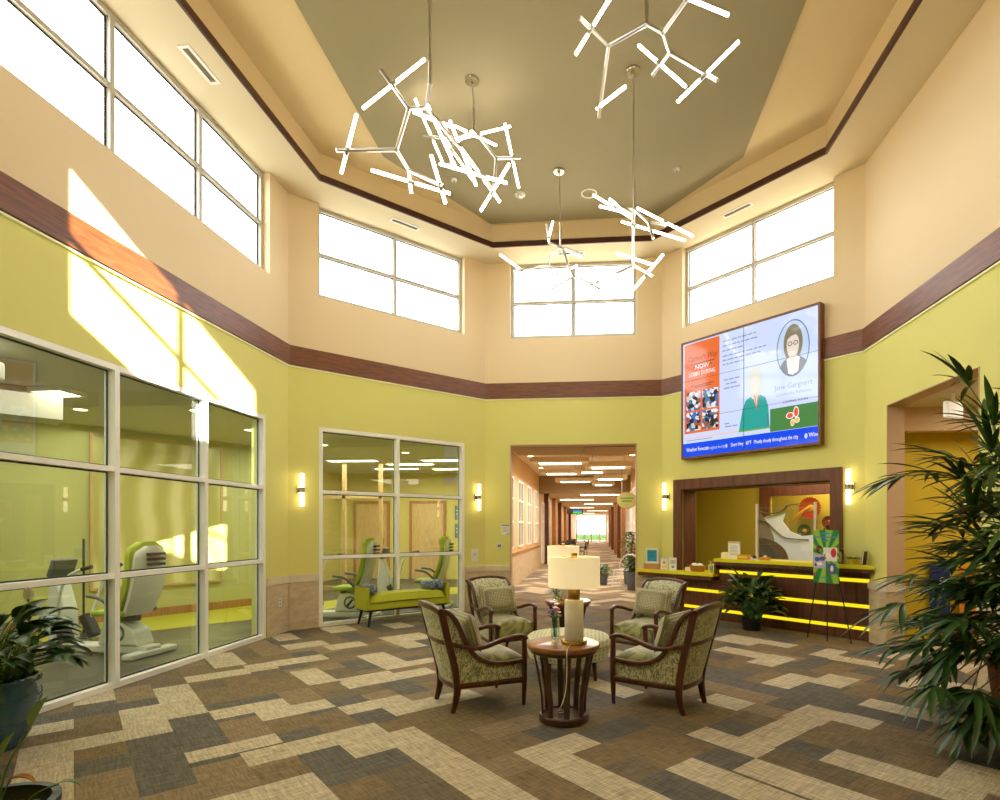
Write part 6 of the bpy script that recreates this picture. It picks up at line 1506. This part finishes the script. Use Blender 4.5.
def shrub(x, y, pr, ph, H, R, n, label, seed, pm='pot_grey', lm='leaf_mid'):
    t = potted('potted_shrub', (x, y, 0), label, 'plant', potprof(pr*.8, pr, ph), pm, pr-.02, ph-.05); r = random.Random(seed); st = MB(); fo = MB()
    for k in range(n):
        a = k*2.4; h = ph+H*((k+.5)/n)**.8; rr = R*(.35+.65*math.sin(PI*min(1, .12+.85*(k/n))))*r.uniform(.3, .9)
        p = Vector((rr*math.cos(a), rr*math.sin(a), h)); 
        if k % 5 == 0: st.tube([(0, 0, ph-.06), (p.x*.4, p.y*.4, lerp(ph, h, .6)), p], .006, 5)
        for j in range(3): leafblade(fo, p, (math.cos(a+j*2), math.sin(a+j*2), r.uniform(-.2, .8)), r.uniform(.12, .2), r.uniform(.04, .06), .8, 4)
    fo.build('foliage', lm, t, smooth=180); st.build('stems', 'cane', t, smooth=180)
shrub(.93, 15.15, .18, .4, 1.0, .26, 70, 'slim leafy shrub behind the white wire chair in the corridor', 2)
shrub(.92, 13.72, .17, .45, .34, .24, 60, 'low leafy plant in a slate grey pot in front of the white wire chair', 4)
shrub(.22, 15.0, .12, .22, .30, .18, 30, 'small green plant on the floor beside the white wire chair', 6)
# hanging signs
t = empty('hanging_sign', (.98, 17.5, 2.35), label='pale green oval sign hanging in the corridor on the plant side', cat='sign')
b = MB(); b.prism_y(ell(0, 0, .30, .24, 28), -.015, .015); b.build('board', 'sign_green', t); b = MB(); b.tube([(.305*math.cos(2*PI*i/28), 0, .245*math.sin(2*PI*i/28)) for i in range(28)], .016, 6, closed=True); b.build('rim', 'oak', t, smooth=180)
for z, w_ in ((.05, .2), (-.04, .15)): b = MB(); b.bb(-w_, w_, -.0165, -.0155, z, z+.04); b.build('text_line', 'leaf_mid', t)
b = MB(); b.cyl((-.15, 0, .21), (-.15, 0, 1.109), .006, n=6); b.cyl((.15, 0, .21), (.15, 0, 1.109), .006, n=6); b.build('hanger', 'steel', t)
t = empty('hanging_sign', (-1.05, 29.5, 2.38), label='dark hanging sign with a green and blue stripe deep in the corridor', cat='sign')
b = MB(); b.bb(-.42, .42, -.02, .02, -.15, .15); b.build('board', 'cafe_dark', t); glow('sign_lit_green', srgb(70, 190, 90), 1.2); glow('sign_lit_blue', srgb(70, 120, 230), 1.2); img(t, 'green_stripe', 'sign_lit_green', -.1, .36, -.12, -.02, -.0212); img(t, 'blue_stripe', 'sign_lit_blue', -.1, .36, .0, .05, -.0212); b = MB(); b.cyl((-.3, 0, .1505), (-.3, 0, .569), .008, n=6); b.cyl((.3, 0, .1505), (.3, 0, .569), .008, n=6); b.build('hanger', 'steel', t)
# ---------------------------------------------------------------- added area lights brightening the neighbouring rooms
WARM = (1, .86, .66)
def down(name, x, y, z, sx, sy, p, col=WARM): return area(name, (x, y, z), (x, y, 0), sx, sy, p, col)
down('corridor_fill', -.4, 16.0, 2.95, 2.6, 8, 190, (1, .90, .76))  # added below the hanging panels to strengthen their light, no fixture of its own
for y in (27, 38, 51): down('long_corridor_fill', -.4, y, 2.88, 2.4, 9, 110, (1, .84, .64))  # added fill under the long corridor's light panels
down('fitness_fill', -6.4, 5.6, 3.03, 3, 5, 110, (1, .95, .84))  # added fills, brightening the fitness room beyond its modelled ceiling lights
down('fitness_fill', -5.2, 10.2, 3.03, 1.6, 2.4, 55, (1, .95, .82))
down('fitness_fill', -4.6, 13.6, 3.03, 4, 3, 120, (1, .93, .78))
c = wl('right_diagonal', 1.8, 1.1, 2.66); down('office_fill', c.x, c.y, c.z, 1.6, 1.0, 30)  # added without a fixture to light the office and counter
c = wl('right_diagonal', 1.8, 2.65, 2.66); down('office_fill', c.x, c.y, c.z, 1.2, .6, 25)  # second added fill without a fixture, over the art niche
down('hall_fill', 5.4, 6.3, 3.0, 2.0, 1.6, 40)  # no fixture here, added to brighten the hall
